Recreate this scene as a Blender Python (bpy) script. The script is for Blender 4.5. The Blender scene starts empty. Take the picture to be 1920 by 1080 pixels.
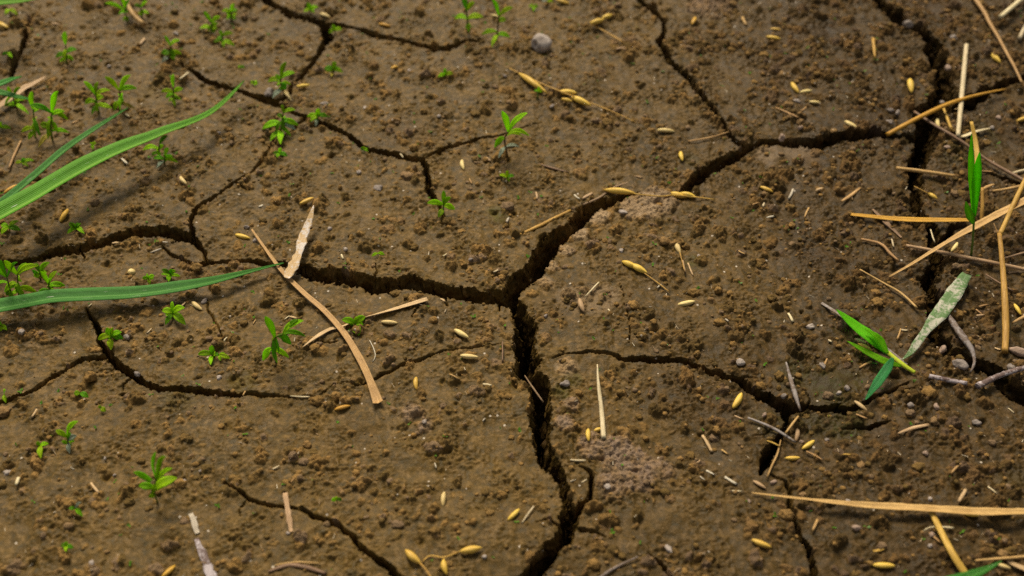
import bpy, math, random
import numpy as np
from mathutils import Vector

R = math.radians
scene = bpy.context.scene
COL = scene.collection

# ------------------------------------------------------------------ camera
PITCH = R(47.0)          # looking down on the soil
DIST = 0.55              # metres from lens to the point in the picture centre
TANH = 0.432             # half width of the view
HEIGHT = DIST * math.sin(PITCH)
cam_d = bpy.data.cameras.new("camera")
cam = bpy.data.objects.new("camera", cam_d)
COL.objects.link(cam)
CAM = Vector((0.0, -DIST * math.cos(PITCH), HEIGHT))
cam.location = CAM
cam.rotation_euler = (R(90) - PITCH, 0, 0)
cam_d.sensor_width = 36.0
cam_d.lens = 18.0 / TANH
cam_d.clip_start = 0.01
cam_d.clip_end = 200.0
cam_d.dof.use_dof = True
cam_d.dof.focus_distance = 0.535
cam_d.dof.aperture_fstop = 7.0
scene.camera = cam
scene.cycles.use_denoising = False

# ------------------------------------------------------------------ daylight
SUN_EL, SUN_AZ = R(50), R(-16)      # azimuth from +Y (far side), negative = from the left
world = bpy.data.worlds.new("World")
scene.world = world
world.use_nodes = True
wn = world.node_tree.nodes
sky = wn.new("ShaderNodeTexSky")
sky.sky_type = 'NISHITA'
sky.sun_disc = False
sky.sun_elevation = SUN_EL
sky.sun_rotation = SUN_AZ
sky.dust_density = 4.0
sky.air_density = 1.0
bg = wn["Background"]
bg.inputs[1].default_value = 0.065
grey = wn.new("ShaderNodeHueSaturation")      # overcast: most of the blue is gone
grey.inputs["Saturation"].default_value = 0.18
world.node_tree.links.new(sky.outputs[0], grey.inputs["Color"])
world.node_tree.links.new(grey.outputs[0], bg.inputs[0])
sun_d = bpy.data.lights.new("sun", 'SUN')
sun_d.energy = 3.1
sun_d.angle = R(21)
sun_d.color = (1.0, 0.87, 0.68)
sun = bpy.data.objects.new("sun", sun_d)
COL.objects.link(sun)
sdir = Vector((math.sin(SUN_AZ) * math.cos(SUN_EL), math.cos(SUN_AZ) * math.cos(SUN_EL), math.sin(SUN_EL)))
sun.rotation_euler = sdir.to_track_quat('Z', 'Y').to_euler()
sun.location = sdir * 3
scene.view_settings.view_transform = 'Standard'
scene.view_settings.look = 'None'
scene.view_settings.exposure = 0.40
scene.view_settings.gamma = 1.0

# ------------------------------------------------------------------ view helpers
SP, CP = math.sin(PITCH), math.cos(PITCH)

def ray(px, py):
    a = (px - 960.0) / 960.0 * TANH
    b = (540.0 - py) / 960.0 * TANH
    return Vector((a, CP + b * SP, -SP + b * CP))

def on_z(px, py, z=0.0):
    d = ray(px, py)
    t = (z - CAM.z) / d.z
    return CAM + d * t

def on_y(px, py, y):
    d = ray(px, py)
    t = (y - CAM.y) / d.y
    return CAM + d * t

def mpp(p):                       # metres per photo pixel at a point
    depth = (p.y - CAM.y) * CP - (p.z - CAM.z) * SP
    return depth * TANH / 960.0

# ------------------------------------------------------------------ noise on arrays
def gnoise(x, y, seed):
    rng = np.random.RandomState(seed)
    perm = rng.permutation(256).astype(np.int32)
    ang = rng.rand(256).astype(np.float32) * 6.2831853
    gx, gy = np.cos(ang), np.sin(ang)
    x = x.astype(np.float32); y = y.astype(np.float32)
    xi = np.floor(x).astype(np.int32); yi = np.floor(y).astype(np.int32)
    xf = x - xi; yf = y - yi
    u = xf * xf * xf * (xf * (xf * 6 - 15) + 10)
    v = yf * yf * yf * (yf * (yf * 6 - 15) + 10)
    def corner(ix, iy, dx, dy):
        h = perm[(perm[ix & 255] + iy) & 255]
        return gx[h] * dx + gy[h] * dy
    n00 = corner(xi, yi, xf, yf)
    n10 = corner(xi + 1, yi, xf - 1, yf)
    n01 = corner(xi, yi + 1, xf, yf - 1)
    n11 = corner(xi + 1, yi + 1, xf - 1, yf - 1)
    a = n00 + u * (n10 - n00)
    b = n01 + u * (n11 - n01)
    return (a + v * (b - a)) * 1.45

def gnoise3(x, y, z, seed):
    rng = np.random.RandomState(seed)
    perm = rng.permutation(256).astype(np.int32)
    gr = rng.randn(256, 3).astype(np.float32); gr /= np.linalg.norm(gr, axis=1, keepdims=True)
    p = [np.asarray(a, np.float32) for a in (x, y, z)]
    i = [np.floor(a).astype(np.int32) for a in p]
    f = [a - b for a, b in zip(p, i)]
    w = [a * a * (3 - 2 * a) for a in f]
    tot = 0
    for a in (0, 1):
        for b in (0, 1):
            for c in (0, 1):
                h = perm[(perm[(perm[(i[0] + a) & 255] + i[1] + b) & 255] + i[2] + c) & 255]
                d = gr[h, 0] * (f[0] - a) + gr[h, 1] * (f[1] - b) + gr[h, 2] * (f[2] - c)
                tot = tot + d * (w[0] if a else 1 - w[0]) * (w[1] if b else 1 - w[1]) * (w[2] if c else 1 - w[2])
    return tot * 1.5

# ------------------------------------------------------------------ soil: crack map, traced as centre line and opening (photo pixels)
CRACKS = [
 [(-90,516,14),(-40,503,13),(20,490,11),(60,482,13),(100,474,17),(150,467,19),(200,454,19),(240,441,21),(270,435,19),(310,437,18),(345,441,16),(358,448,12)],
 [(358,448,11),(357,430,11),(358,415,13),(368,395,13),(395,375,9),(415,358,8),(440,340,6),(470,322,5),(498,302,7),(503,283,4),(515,265,5),(540,250,6),(560,232,6),(577,221,5)],
 [(357,440,12),(362,455,15),(375,470,9),(383,485,6),(390,492,8)],
 [(303,460,2),(320,478,6),(345,492,8),(375,498,9),(400,493,7),(440,494,8),(490,493,10),(525,493,10),(545,499,14),(565,505,19),(590,512,26),(615,516,28),(640,516,28),(690,524,26),(740,532,23),(790,536,25),(840,541,28),(880,552,24),(930,558,24),(952,562,28)],
 [(952,562,28),(968,537,35),(988,511,40),(1010,485,38),(1035,458,36),(1060,435,33),(1085,415,31),(1105,396,28),(1130,382,20),(1160,373,14),(1185,367,10),(1202,362,5)],
 [(1245,378,4),(1262,372,9),(1285,366,17),(1305,345,22),(1320,325,24),(1345,310,21),(1375,295,22),(1398,283,14),(1418,274,8)],
 [(1400,282,8),(1418,274,9),(1440,268,11),(1480,268,15),(1520,268,19),(1560,262,19),(1600,256,17),(1640,250,15),(1670,258,12),(1700,262,14),(1725,262,20)],
 [(952,562,26),(975,580,27),(990,605,37),(996,635,43),(996,665,44),(999,695,42),(1010,720,36),(1014,745,38),(1014,775,41),(1012,805,40),(1015,835,34),(1024,865,34),(1036,890,25),(1050,915,19),(1060,940,18),(1066,960,32),(1062,985,38),(1050,1010,34),(1033,1030,30),(1008,1055,34),(985,1085,38),(955,1135,38)],
 [(1085,873,3),(1100,882,7),(1110,895,10),(1111,915,10),(1104,935,11),(1092,950,16),(1075,966,22)],
 [(1035,672,2),(1065,668,4),(1100,662,6),(1130,661,7),(1160,664,8),(1190,672,10),(1220,678,13),(1255,680,13),(1290,684,12),(1320,692,12),(1350,702,15),(1385,718,17),(1410,732,19),(1435,745,21),(1465,760,23),(1490,768,14)],
 [(1480,770,16),(1515,764,14),(1545,768,15),(1575,772,17),(1600,770,11),(1615,758,6),(1640,745,7),(1670,733,7),(1703,718,4)],
 [(1577,805,4),(1600,806,5),(1618,801,6),(1630,803,9),(1650,795,8),(1672,787,3)],
 [(1474,770,18),(1479,795,11),(1466,815,9),(1455,835,17),(1441,855,17),(1431,872,15),(1427,888,6)],
 [(1445,890,4),(1470,905,5),(1478,925,10),(1485,950,13),(1490,975,12),(1500,1000,12),(1515,1030,13),(1522,1060,13),(1528,1100,12)],
 [(1610,-50,24),(1645,5,27),(1670,30,31),(1700,48,27),(1735,66,23),(1755,85,29),(1762,110,37),(1770,135,36),(1775,160,32),(1770,190,42),(1752,215,46),(1735,240,42),(1730,270,35),(1725,300,31),(1720,330,31),(1718,365,23),(1712,385,18),(1725,405,21),(1740,430,23),(1758,450,23),(1755,480,27),(1745,505,19),(1742,525,25),(1752,555,22),(1745,585,15),(1755,610,25),(1757,640,30),(1775,665,24),(1810,680,24),(1845,687,28),(1870,700,34),(1890,722,42),(1912,742,46),(1955,768,44)],
 [(1770,203,24),(1800,192,24),(1830,178,19),(1865,162,17),(1900,150,15),(1960,135,14)],
 [(1760,455,16),(1775,440,12),(1783,425,8),(1815,428,6),(1840,426,4)],
 [(1845,322,4),(1880,335,8),(1930,350,10)],
 [(470,-35,16),(510,5,16),(530,22,15),(560,32,14),(590,38,13),(610,50,17),(615,70,17),(605,95,11),(590,118,9),(570,140,8),(550,155,7),(540,175,7),(525,190,11),(510,188,8)],
 [(610,45,7),(640,47,7),(670,53,5),(690,60,10),(720,70,11),(750,75,8),(790,85,9),(820,92,11),(850,90,9),(870,80,6),(905,77,3)],
 [(340,118,3),(355,133,6),(375,147,9),(400,158,11),(425,168,9),(450,172,7),(480,183,9),(510,190,13),(530,200,10),(545,210,8),(575,222,8),(600,232,10),(630,242,10),(660,255,10),(690,275,11),(715,285,13),(745,292,13),(770,298,11),(792,300,9)],
 [(790,298,7),(800,315,13),(802,335,12),(800,355,11),(810,372,9),(825,385,6),(832,405,6),(831,422,2)],
 [(780,297,4),(810,290,6),(840,278,9),(870,270,8),(900,258,6),(930,255,4),(960,245,3),(1015,231,2)],
 [(1180,-30,8),(1205,8,13),(1225,20,11),(1248,40,8),(1245,60,9),(1235,78,15),(1245,100,15),(1265,122,11),(1290,150,12),(1310,175,12),(1330,200,12),(1350,228,10),(1365,248,8),(1385,265,11),(1400,280,9)],
 [(64,28,5),(57,45,9),(45,65,9),(43,88,13),(37,108,6),(28,125,11),(20,152,5)],
 [(160,576,3),(172,590,10),(182,612,11),(186,632,9),(200,655,11),(212,672,13),(228,690,15),(250,708,15),(268,722,13),(300,735,13),(340,737,13),(380,737,14),(420,738,13),(470,740,11),(510,741,9),(540,743,4),(590,746,3)],
 [(590,748,3),(620,726,3),(645,716,4),(668,723,4),(700,712,5),(723,701,6),(755,683,6),(787,669,5),(847,655,4),(900,650,3),(940,645,2)],
 [(203,668,9),(170,675,8),(140,688,9),(110,700,9),(75,720,10),(45,735,10),(10,750,11),(-60,780,11)],
 [(422,906,5),(450,925,6),(470,940,7),(500,947,6),(535,953,5),(570,957,5)],
 [(568,956,7),(600,970,9),(635,985,10),(665,1010,11),(695,1038,12),(725,1060,12),(765,1090,12)],
 [(385,556,1.5),(390,580,3.5),(400,605,3.5),(417,634,1.5)],
 [(1162,533,.8),(1168,555,1.4),(1175,580,1.4),(1182,605,1.2),(1185,625,1.4),(1178,648,.8)],
 [(1088,992,7),(1112,998,6),(1136,1006,4)],
 [(1215,1040,4),(1240,1060,8),(1265,1092,9)],
 [(773,592,3),(779,580,3),(793,569,2)],
 [(938,560,8),(937,582,3)],
 [(1022,437,6),(1013,450,5),(1010,462,3)],
 [(440,340,4),(452,352,3),(470,356,2)], [(700,522,5),(706,505,3),(702,494,2)], [(1285,684,6),(1296,670,3),(1292,655,2)], [(250,708,6),(232,722,4),(228,735,2)], [(1510,764,5),(1518,748,4),(1512,736,2)],
 [(1450,805,3),(1432,815,3),(1410,818,2)], [(1045,985,6),(1022,975,4),(1005,978,2)], [(1015,800,6),(1028,795,3),(1040,800,2)], [(460,940,4),(448,955,3),(452,968,2)], [(1690,733,4),(1712,728,3),(1718,738,2)],
 [(600,640,3),(618,644,3),(632,640,2)], [(845,545,6),(836,560,4),(838,575,2)], [(1380,715,6),(1398,708,3),(1420,710,2)], [(150,467,5),(160,480,3),(156,492,2)],
]

# fine grid near the camera, growing coarser out to the horizon
def axis(lo, hi, step_lo, step_hi, far):
    c = [lo]
    while c[-1] < hi:
        t = (c[-1] - lo) / (hi - lo)
        c.append(c[-1] + step_lo + (step_hi - step_lo) * t)
    s = step_hi
    while c[-1] < far:
        s *= 1.13; c.append(c[-1] + s)
    s = step_lo; pre = []
    p = lo
    while p > -far:
        s *= 1.13; p -= s; pre.append(p)
    return np.array(pre[::-1] + c, dtype=np.float64)
GX = axis(-0.395, 0.395, 0.00048, 0.00048, 40.0)
GY = axis(-0.195, 0.325, 0.00040, 0.00055, 40.0)
NX, NY = len(GX), len(GY)
X, Y = np.meshgrid(GX.astype(np.float32), GY.astype(np.float32))
near = np.clip(1.0 - (np.hypot(np.clip(np.abs(X) - 0.42, 0, None), np.clip(np.abs(Y - 0.06) - 0.28, 0, None)) / 0.3), 0, 1).astype(np.float32)

low = (gnoise(X * 9, Y * 9, 1) * 0.0030 + gnoise(X * 28, Y * 28, 2) * 0.0014) * near
mud = (gnoise(X * 90, Y * 90, 3) * 0.0008 + gnoise(X * 210, Y * 210, 4) * 0.00050) * near
clump = np.clip(0.42 + 1.25 * gnoise(X * 60, Y * 60, 6) + 0.4 * gnoise(X * 150, Y * 150, 7), 0.05, 1.5)
mud = mud + near * clump * ((0.45 - np.abs(gnoise(X * 250, Y * 250, 8))) * 0.0017 + (0.4 - np.abs(gnoise(X * 520, Y * 520, 9))) * 0.0011 + gnoise(X * 980, Y * 980, 5) * 0.00022)

def low_at(x, y):
    i = min(max(int(np.searchsorted(GX, x)), 0), NX - 1)
    j = min(max(int(np.searchsorted(GY, y)), 0), NY - 1)
    return float(low[j, i])

def on_low(px, py):
    p = on_z(px, py, 0)
    for _ in range(3):
        p = on_z(px, py, low_at(p.x, p.y))
    return p

# distance to the nearest crack edge (negative inside) and that crack's width
rng = np.random.RandomState(11)
Q = np.full((NY, NX), 1.0, np.float32)
WL = np.zeros((NY, NX), np.float32)

def jitter1d(n, step, rs):
    out = np.zeros(n)
    for wl, amp in ((0.016, 1.0), (0.007, 0.6), (0.0034, 0.26)):
        k = max(3, int(n * step / wl) + 3)
        ctrl = rs.randn(k)
        xs = np.linspace(0, k - 1.001, n)
        i = xs.astype(int); f = xs - i; f = f * f * (3 - 2 * f)
        out += amp * (ctrl[i] * (1 - f) + ctrl[i + 1] * f)
    return out

for cr in CRACKS:
    pts = []
    for k, (px, py, w) in enumerate(cr):
        p = on_low(px, py)
        a = cr[max(k - 1, 0)]; b = cr[min(k + 1, len(cr) - 1)]
        pa, pb = on_low(a[0], a[1]), on_low(b[0], b[1])
        t = (pb - pa); t.z = 0; t.normalize()
        s = Vector((-t.y, t.x, 0))
        el = math.atan2(CAM.z, p.y - CAM.y)
        f = math.sqrt(s.x ** 2 + (s.y * math.sin(el)) ** 2)
        pts.append((p.x, p.y, (w + 0.4 if w >= 17 else (w * 0.86 + 0.4 if w >= 4.5 else w * 0.7)) * mpp(p) / f))
    pts = np.array(pts)
    seg = np.hypot(np.diff(pts[:, 0]), np.diff(pts[:, 1]))
    cum = np.concatenate([[0], np.cumsum(seg)])
    step = 0.0011
    n = max(4, int(cum[-1] / step))
    s = np.linspace(0, cum[-1], n)
    px_ = np.interp(s, cum, pts[:, 0]); py_ = np.interp(s, cum, pts[:, 1]); w_ = np.interp(s, cum, pts[:, 2])
    tx = np.gradient(px_); ty = np.gradient(py_); tl = np.hypot(tx, ty) + 1e-9
    amp = np.clip(0.00050 + 0.075 * w_, 0, 0.0013)
    j = jitter1d(n, step, rng) * amp
    fade = np.clip(np.minimum(s, cum[-1] - s) / 0.006, 0, 1)
    j *= fade
    px_ = px_ - ty / tl * j; py_ = py_ + tx / tl * j
    w_ = np.maximum(0.0003, w_ * (1 + 0.16 * jitter1d(n, step, rng) * np.clip(0.004 / (w_ + 0.003), 0.3, 1)))
    for k in range(n - 1):
        x0, y0, x1, y1 = px_[k], py_[k], px_[k + 1], py_[k + 1]
        m = max(w_[k], w_[k + 1]) / 2 + 0.005
        i0 = np.searchsorted(GX, min(x0, x1) - m); i1 = np.searchsorted(GX, max(x0, x1) + m)
        j0 = np.searchsorted(GY, min(y0, y1) - m); j1 = np.searchsorted(GY, max(y0, y1) + m)
        if i1 <= i0 or j1 <= j0:
            continue
        sx = X[j0:j1, i0:i1]; sy = Y[j0:j1, i0:i1]
        dx, dy = x1 - x0, y1 - y0
        t = np.clip(((sx - x0) * dx + (sy - y0) * dy) / (dx * dx + dy * dy + 1e-12), 0, 1)
        ww = w_[k] + (w_[k + 1] - w_[k]) * t
        q = np.hypot(sx - (x0 + dx * t), sy - (y0 + dy * t)) - ww / 2
        sub = Q[j0:j1, i0:i1]
        better = q < sub
        sub[better] = q[better]
        WL[j0:j1, i0:i1][better] = ww[better]
edge_amp = np.minimum(0.0011, WL * 0.19)
nz1 = gnoise(X * 330, Y * 330, 21); nz2 = gnoise(X * 800, Y * 800, 22)
QS = Q.copy()
Q = Q + edge_amp * (nz1 * 1.0 + nz2 * 0.95) * np.clip(1 + QS / 0.0009, 0, 1)

# crumbs pressed into the mud: lumpy domes stamped into the height map
wx = (gnoise(X * 260, Y * 260, 31) * 0.0011 + gnoise(X * 640, Y * 640, 32) * 0.00055)
wy = (gnoise(X * 260, Y * 260, 33) * 0.0011 + gnoise(X * 640, Y * 640, 34) * 0.00055)
lump = 1.0 + 0.42 * gnoise(X * 560, Y * 560, 35) + 0.40 * gnoise(X * 1050, Y * 1050, 36)
XW, YW = X + wx, Y + wy
CR = np.zeros((NY, NX), np.float32)
TONE = np.zeros((NY, NX), np.float32)
SPOT = {}

def spots(lst, wob=0.35, seed=41):
    m = np.zeros((NY, NX), np.float32)
    nn = gnoise(X * 70, Y * 70, seed) + 0.6 * gnoise(X * 190, Y * 190, seed + 1)
    for px, py, r, a in lst:
        p = on_low(px, py); rr = r * mpp(p)
        i0 = np.searchsorted(GX, p.x - 2 * rr); i1 = np.searchsorted(GX, p.x + 2 * rr)
        j0 = np.searchsorted(GY, p.y - 2.4 * rr); j1 = np.searchsorted(GY, p.y + 2.4 * rr)
        d = np.hypot(X[j0:j1, i0:i1] - p.x, (Y[j0:j1, i0:i1] - p.y)) / rr
        v = np.clip((1.15 - d + wob * nn[j0:j1, i0:i1]) / 0.5, 0, 1) * a
        m[j0:j1, i0:i1] = np.maximum(m[j0:j1, i0:i1], v)
    return m

CAST = spots([(1165,850,42,1),(1188,895,40,1),(1110,835,26,.8),(1062,795,20,.9),(1070,760,16,.7),(1150,905,36,.7),(775,775,24,.7),(795,800,18,.7),(1330,2,50,.7),(1235,880,30,.6),(690,600,14,.4)])
DRY = spots([(1230,385,40,1),(1190,390,30,.8),(1120,408,24,.9),(1085,440,18,.8),(1060,470,16,.7),(1030,500,14,.6),(1020,530,16,.5),(1500,285,40,.4),(1440,290,26,.4),(1060,690,24,.5),(1080,560,34,.35),(1130,560,40,.3)], seed=51)
MOSS = spots([(1490,705,42,.8),(1560,735,50,.9),(1600,715,32,.7),(1590,790,46,.9),(1520,800,34,.7),(1300,490,20,.8),(935,400,24,.9),(1050,735,18,.8),(1075,710,20,.7),(1690,255,30,.6),(1530,700,26,.7),(1800,290,50,.6),(1440,790,36,.6),(330,745,40,.4),(460,715,30,.5),(1890,610,30,.5),(1840,260,40,.6),(560,250,30,.35),(300,170,40,.25),(1290,300,22,.6),(1900,900,40,.4)], seed=61)

def stamp(x, y, r, h, tone, asp=1.0, rot=0.0):
    m = r * 1.5 + 0.0012
    i0 = np.searchsorted(GX, x - m); i1 = np.searchsorted(GX, x + m)
    j0 = np.searchsorted(GY, y - m); j1 = np.searchsorted(GY, y + m)
    if i1 <= i0 or j1 <= j0:
        return
    dx = XW[j0:j1, i0:i1] - x; dy = YW[j0:j1, i0:i1] - y
    c, s = math.cos(rot), math.sin(rot)
    u = (dx * c + dy * s) / (r * asp); v = (-dx * s + dy * c) / (r / asp)
    k = 1.0 - (u * u + v * v)
    np.clip(k, 0, None, out=k)
    z = h * np.sqrt(k) * lump[j0:j1, i0:i1]
    sub = CR[j0:j1, i0:i1]
    b = z > sub
    sub[b] = z[b]
    TONE[j0:j1, i0:i1][b] = tone

rs = np.random.RandomState(5)
N = 50000
cx = rs.uniform(-0.43, 0.43, N); cy = rs.uniform(-0.21, 0.36, N)
dens = gnoise(cx * 45, cy * 45, 71) + 0.7 * gnoise(cx * 130, cy * 130, 72)
right = np.clip((cx - 0.02) / 0.2, 0, 1) * 0.32
rad = np.exp(rs.normal(math.log(0.00105), 0.50, N)); rad = np.clip(rad, 0.0005, 0.0033)
for k in range(N):
    if rs.rand() > 0.24 + 1.0 * dens[k] + right[k]:
        continue
    r = float(rad[k]) * (1.0 + 0.7 * float(right[k]))
    stamp(cx[k], cy[k], r, r * rs.uniform(0.55, 1.15), float(rs.rand()), rs.uniform(0.7, 1.35), rs.uniform(0, 3.14))
# castings: dense fine granules
ii = np.argwhere(CAST > 0.35)
for k in rs.choice(len(ii), min(1500, len(ii)), replace=False):
    j, i = ii[k]
    r = rs.uniform(0.0006, 0.0014)
    stamp(GX[i], GY[j], r, r * rs.uniform(0.8, 1.5), float(rs.rand()), rs.uniform(0.8, 1.2), rs.uniform(0, 3.14))
# granular rim of the dry plate edge
ii = np.argwhere(DRY > 0.4)
for k in rs.choice(len(ii), min(500, len(ii)), replace=False):
    j, i = ii[k]
    r = rs.uniform(0.0008, 0.0024)
    stamp(GX[i], GY[j], r, r * rs.uniform(0.5, 0.9), float(rs.rand()), rs.uniform(0.8, 1.2), rs.uniform(0, 3.14))
for px, py, rpx, hf in ((1215,376,20,.45),(1250,388,22,.5),(1232,396,18,.6),(1190,382,16,.4),(1128,408,17,.6),(1112,420,12,.6),(1072,446,13,.6),(1048,468,10,.6),(1028,505,9,.5),(1000,548,9,.6),(1150,390,12,.4),
                       (600,662,14,.6),(578,640,10,.7),(1480,270,14,.6),(1530,285,12,.5),(1400,300,10,.6),(250,455,16,.5),(205,470,10,.5),(300,452,9,.6),(595,305,9,.6),(1545,690,14,.5),(1700,330,12,.6),(1690,350,9,.7)):
    p = on_low(px, py); r = rpx * mpp(p)
    for _ in range(3):
        stamp(p.x + rs.uniform(-.5, .5) * r, p.y + rs.uniform(-.5, .5) * r, r * rs.uniform(.6, 1.0), r * hf * rs.uniform(.6, 1), rs.uniform(.3, .7), rs.uniform(.8, 1.25), rs.uniform(0, 3.1))
# little pits and worm holes
PIT = np.zeros((NY, NX), np.float32)
for k in range(420):
    x = rs.uniform(-0.33, 0.33); y = rs.uniform(-0.17, 0.27); r = rs.uniform(0.0006, 0.0017); d = r * rs.uniform(0.8, 2.0)
    m = 2.2 * r + 0.001
    i0 = np.searchsorted(GX, x - m); i1 = np.searchsorted(GX, x + m); j0 = np.searchsorted(GY, y - m); j1 = np.searchsorted(GY, y + m)
    g = np.exp(-((XW[j0:j1, i0:i1] - x) ** 2 + (YW[j0:j1, i0:i1] - y) ** 2) / (r * r))
    PIT[j0:j1, i0:i1] = np.maximum(PIT[j0:j1, i0:i1], g * d)

TOPZ = low + mud + CR * near          # the surface things rest on, cracks bridged
open_ = np.clip(-Q / np.maximum(WL * 0.5, 1e-4), 0, 1)
deep = np.clip(0.0042 + 3.6 * WL, 0, 0.048) * (1 - (1 - open_) ** (1.2 + 1.8 * np.clip(1 - WL / 0.006, 0, 1)))
wide = np.clip((WL - 0.0018) / 0.004, 0, 1)
lip = np.clip(1 - Q / 0.0035, 0, 1) * (Q > 0) * wide
rough_wall = (nz1 * 0.0016 + nz2 * 0.0008 + gnoise(X * 150, Y * 150, 23) * 0.002) * np.clip(open_ * 4, 0, 1) * wide
solid = np.clip(Q / 0.0006 + 1.0, 0, 1)
Z = low + mud * (0.4 + 0.6 * solid) + CR * near * solid - PIT * solid - deep + rough_wall - 0.0003 * lip * lip
# push the crack walls sideways so that they are craggy, not a clean chute
side = np.clip(deep / 0.003, 0, 1) * np.clip(WL / 0.006, 0, 1)
def crag(x, y, z, w):
    a = gnoise3(x * 150, y * 150, z * 150, 24) * 0.0016 + gnoise3(x * 430, y * 430, z * 430, 25) * 0.0012
    b = gnoise3(x * 150 + 9, y * 150 + 5, z * 150, 26) * 0.0016 + gnoise3(x * 430 + 3, y * 430, z * 430, 27) * 0.0012
    c = gnoise3(x * 330, y * 330 + 7, z * 330, 28) * 0.0010
    return x + a * w, y + b * w, z + c * w

def bilin(A, x, y):
    i = int(np.searchsorted(GX, x)) - 1; j = int(np.searchsorted(GY, y)) - 1
    i = min(max(i, 0), NX - 2); j = min(max(j, 0), NY - 2)
    u = (x - GX[i]) / (GX[i + 1] - GX[i]); v = (y - GY[j]) / (GY[j + 1] - GY[j])
    return float((A[j, i] * (1 - u) + A[j, i + 1] * u) * (1 - v) + (A[j + 1, i] * (1 - u) + A[j + 1, i + 1] * u) * v)

def top(x, y, r=0.0):             # resting height; r > 0 takes the highest spot within r
    if r <= 0:
        return bilin(TOPZ, x, y)
    i0 = np.searchsorted(GX, x - r); i1 = np.searchsorted(GX, x + r) + 1
    j0 = np.searchsorted(GY, y - r); j1 = np.searchsorted(GY, y + r) + 1
    sub = TOPZ[j0:j1, i0:i1]
    return float(np.percentile(sub, 85)) if sub.size else 0.0

def ground(px, py, lift=0.0, r=0.0):
    p = on_low(px, py)
    for _ in range(2):
        p = on_z(px, py, top(p.x, p.y, r) + lift)
    return p

# ------------------------------------------------------------------ materials
def nt(name):
    m = bpy.data.materials.new(name)
    m.use_nodes = True
    t = m.node_tree
    t.nodes.clear()
    out = t.nodes.new("ShaderNodeOutputMaterial")
    b = t.nodes.new("ShaderNodeBsdfPrincipled")
    t.links.new(b.outputs[0], out.inputs[0])
    return m, t, b, out

class G:                          # small node-graph helper
    def __init__(self, t): self.t = t
    def n(self, typ, **kw):
        nd = self.t.nodes.new(typ)
        for k, v in kw.items(): setattr(nd, k, v)
        return nd
    def put(self, sock, v):
        if hasattr(v, "is_linked") or hasattr(v, "links"): self.t.links.new(v, sock)
        else: sock.default_value = v
    def noise(self, vec, scale, detail=3.0, rough=0.55):
        nd = self.n("ShaderNodeTexNoise"); self.put(nd.inputs["Vector"], vec)
        nd.inputs["Scale"].default_value = scale; nd.inputs["Detail"].default_value = detail
        nd.inputs["Roughness"].default_value = rough
        return nd.outputs["Fac"]
    def math(self, op, a, b=None, c=None, clamp=False):
        nd = self.n("ShaderNodeMath", operation=op, use_clamp=clamp)
        self.put(nd.inputs[0], a)
        if b is not None: self.put(nd.inputs[1], b)
        if c is not None: self.put(nd.inputs[2], c)
        return nd.outputs[0]
    def ramp(self, v, lo, hi):
        nd = self.n("ShaderNodeMapRange"); self.put(nd.inputs[0], v)
        nd.inputs[1].default_value = lo; nd.inputs[2].default_value = hi
        return nd.outputs[0]
    def mix(self, f, a, b, mode='MIX'):
        nd = self.n("ShaderNodeMix", data_type='RGBA', blend_type=mode)
        self.put(nd.inputs[0], f)
        for s, v in ((nd.inputs[6], a), (nd.inputs[7], b)):
            if isinstance(v, tuple): s.default_value = (*v, 1.0)
            else: self.put(s, v)
        return nd.outputs[2]
    def attr(self, name):
        nd = self.n("ShaderNodeAttribute"); nd.attribute_name = name
        return nd.outputs["Fac"]
    def coord(self, out="Object"):
        return self.n("ShaderNodeTexCoord").outputs[out]
    def bump(self, h, dist, strength=1.0, normal=None):
        nd = self.n("ShaderNodeBump"); self.put(nd.inputs["Height"], h)
        nd.inputs["Distance"].default_value = dist; self.put(nd.inputs["Strength"], strength)
        if normal is not None: self.put(nd.inputs["Normal"], normal)
        return nd.outputs[0]

MUD_A, MUD_B = (0.064, 0.039, 0.0066), (0.126, 0.0745, 0.0148)
CRUMB_A, CRUMB_B, CRUMB_C = (0.130, 0.082, 0.023), (0.315, 0.180, 0.054), (0.220, 0.145, 0.080)

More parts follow.
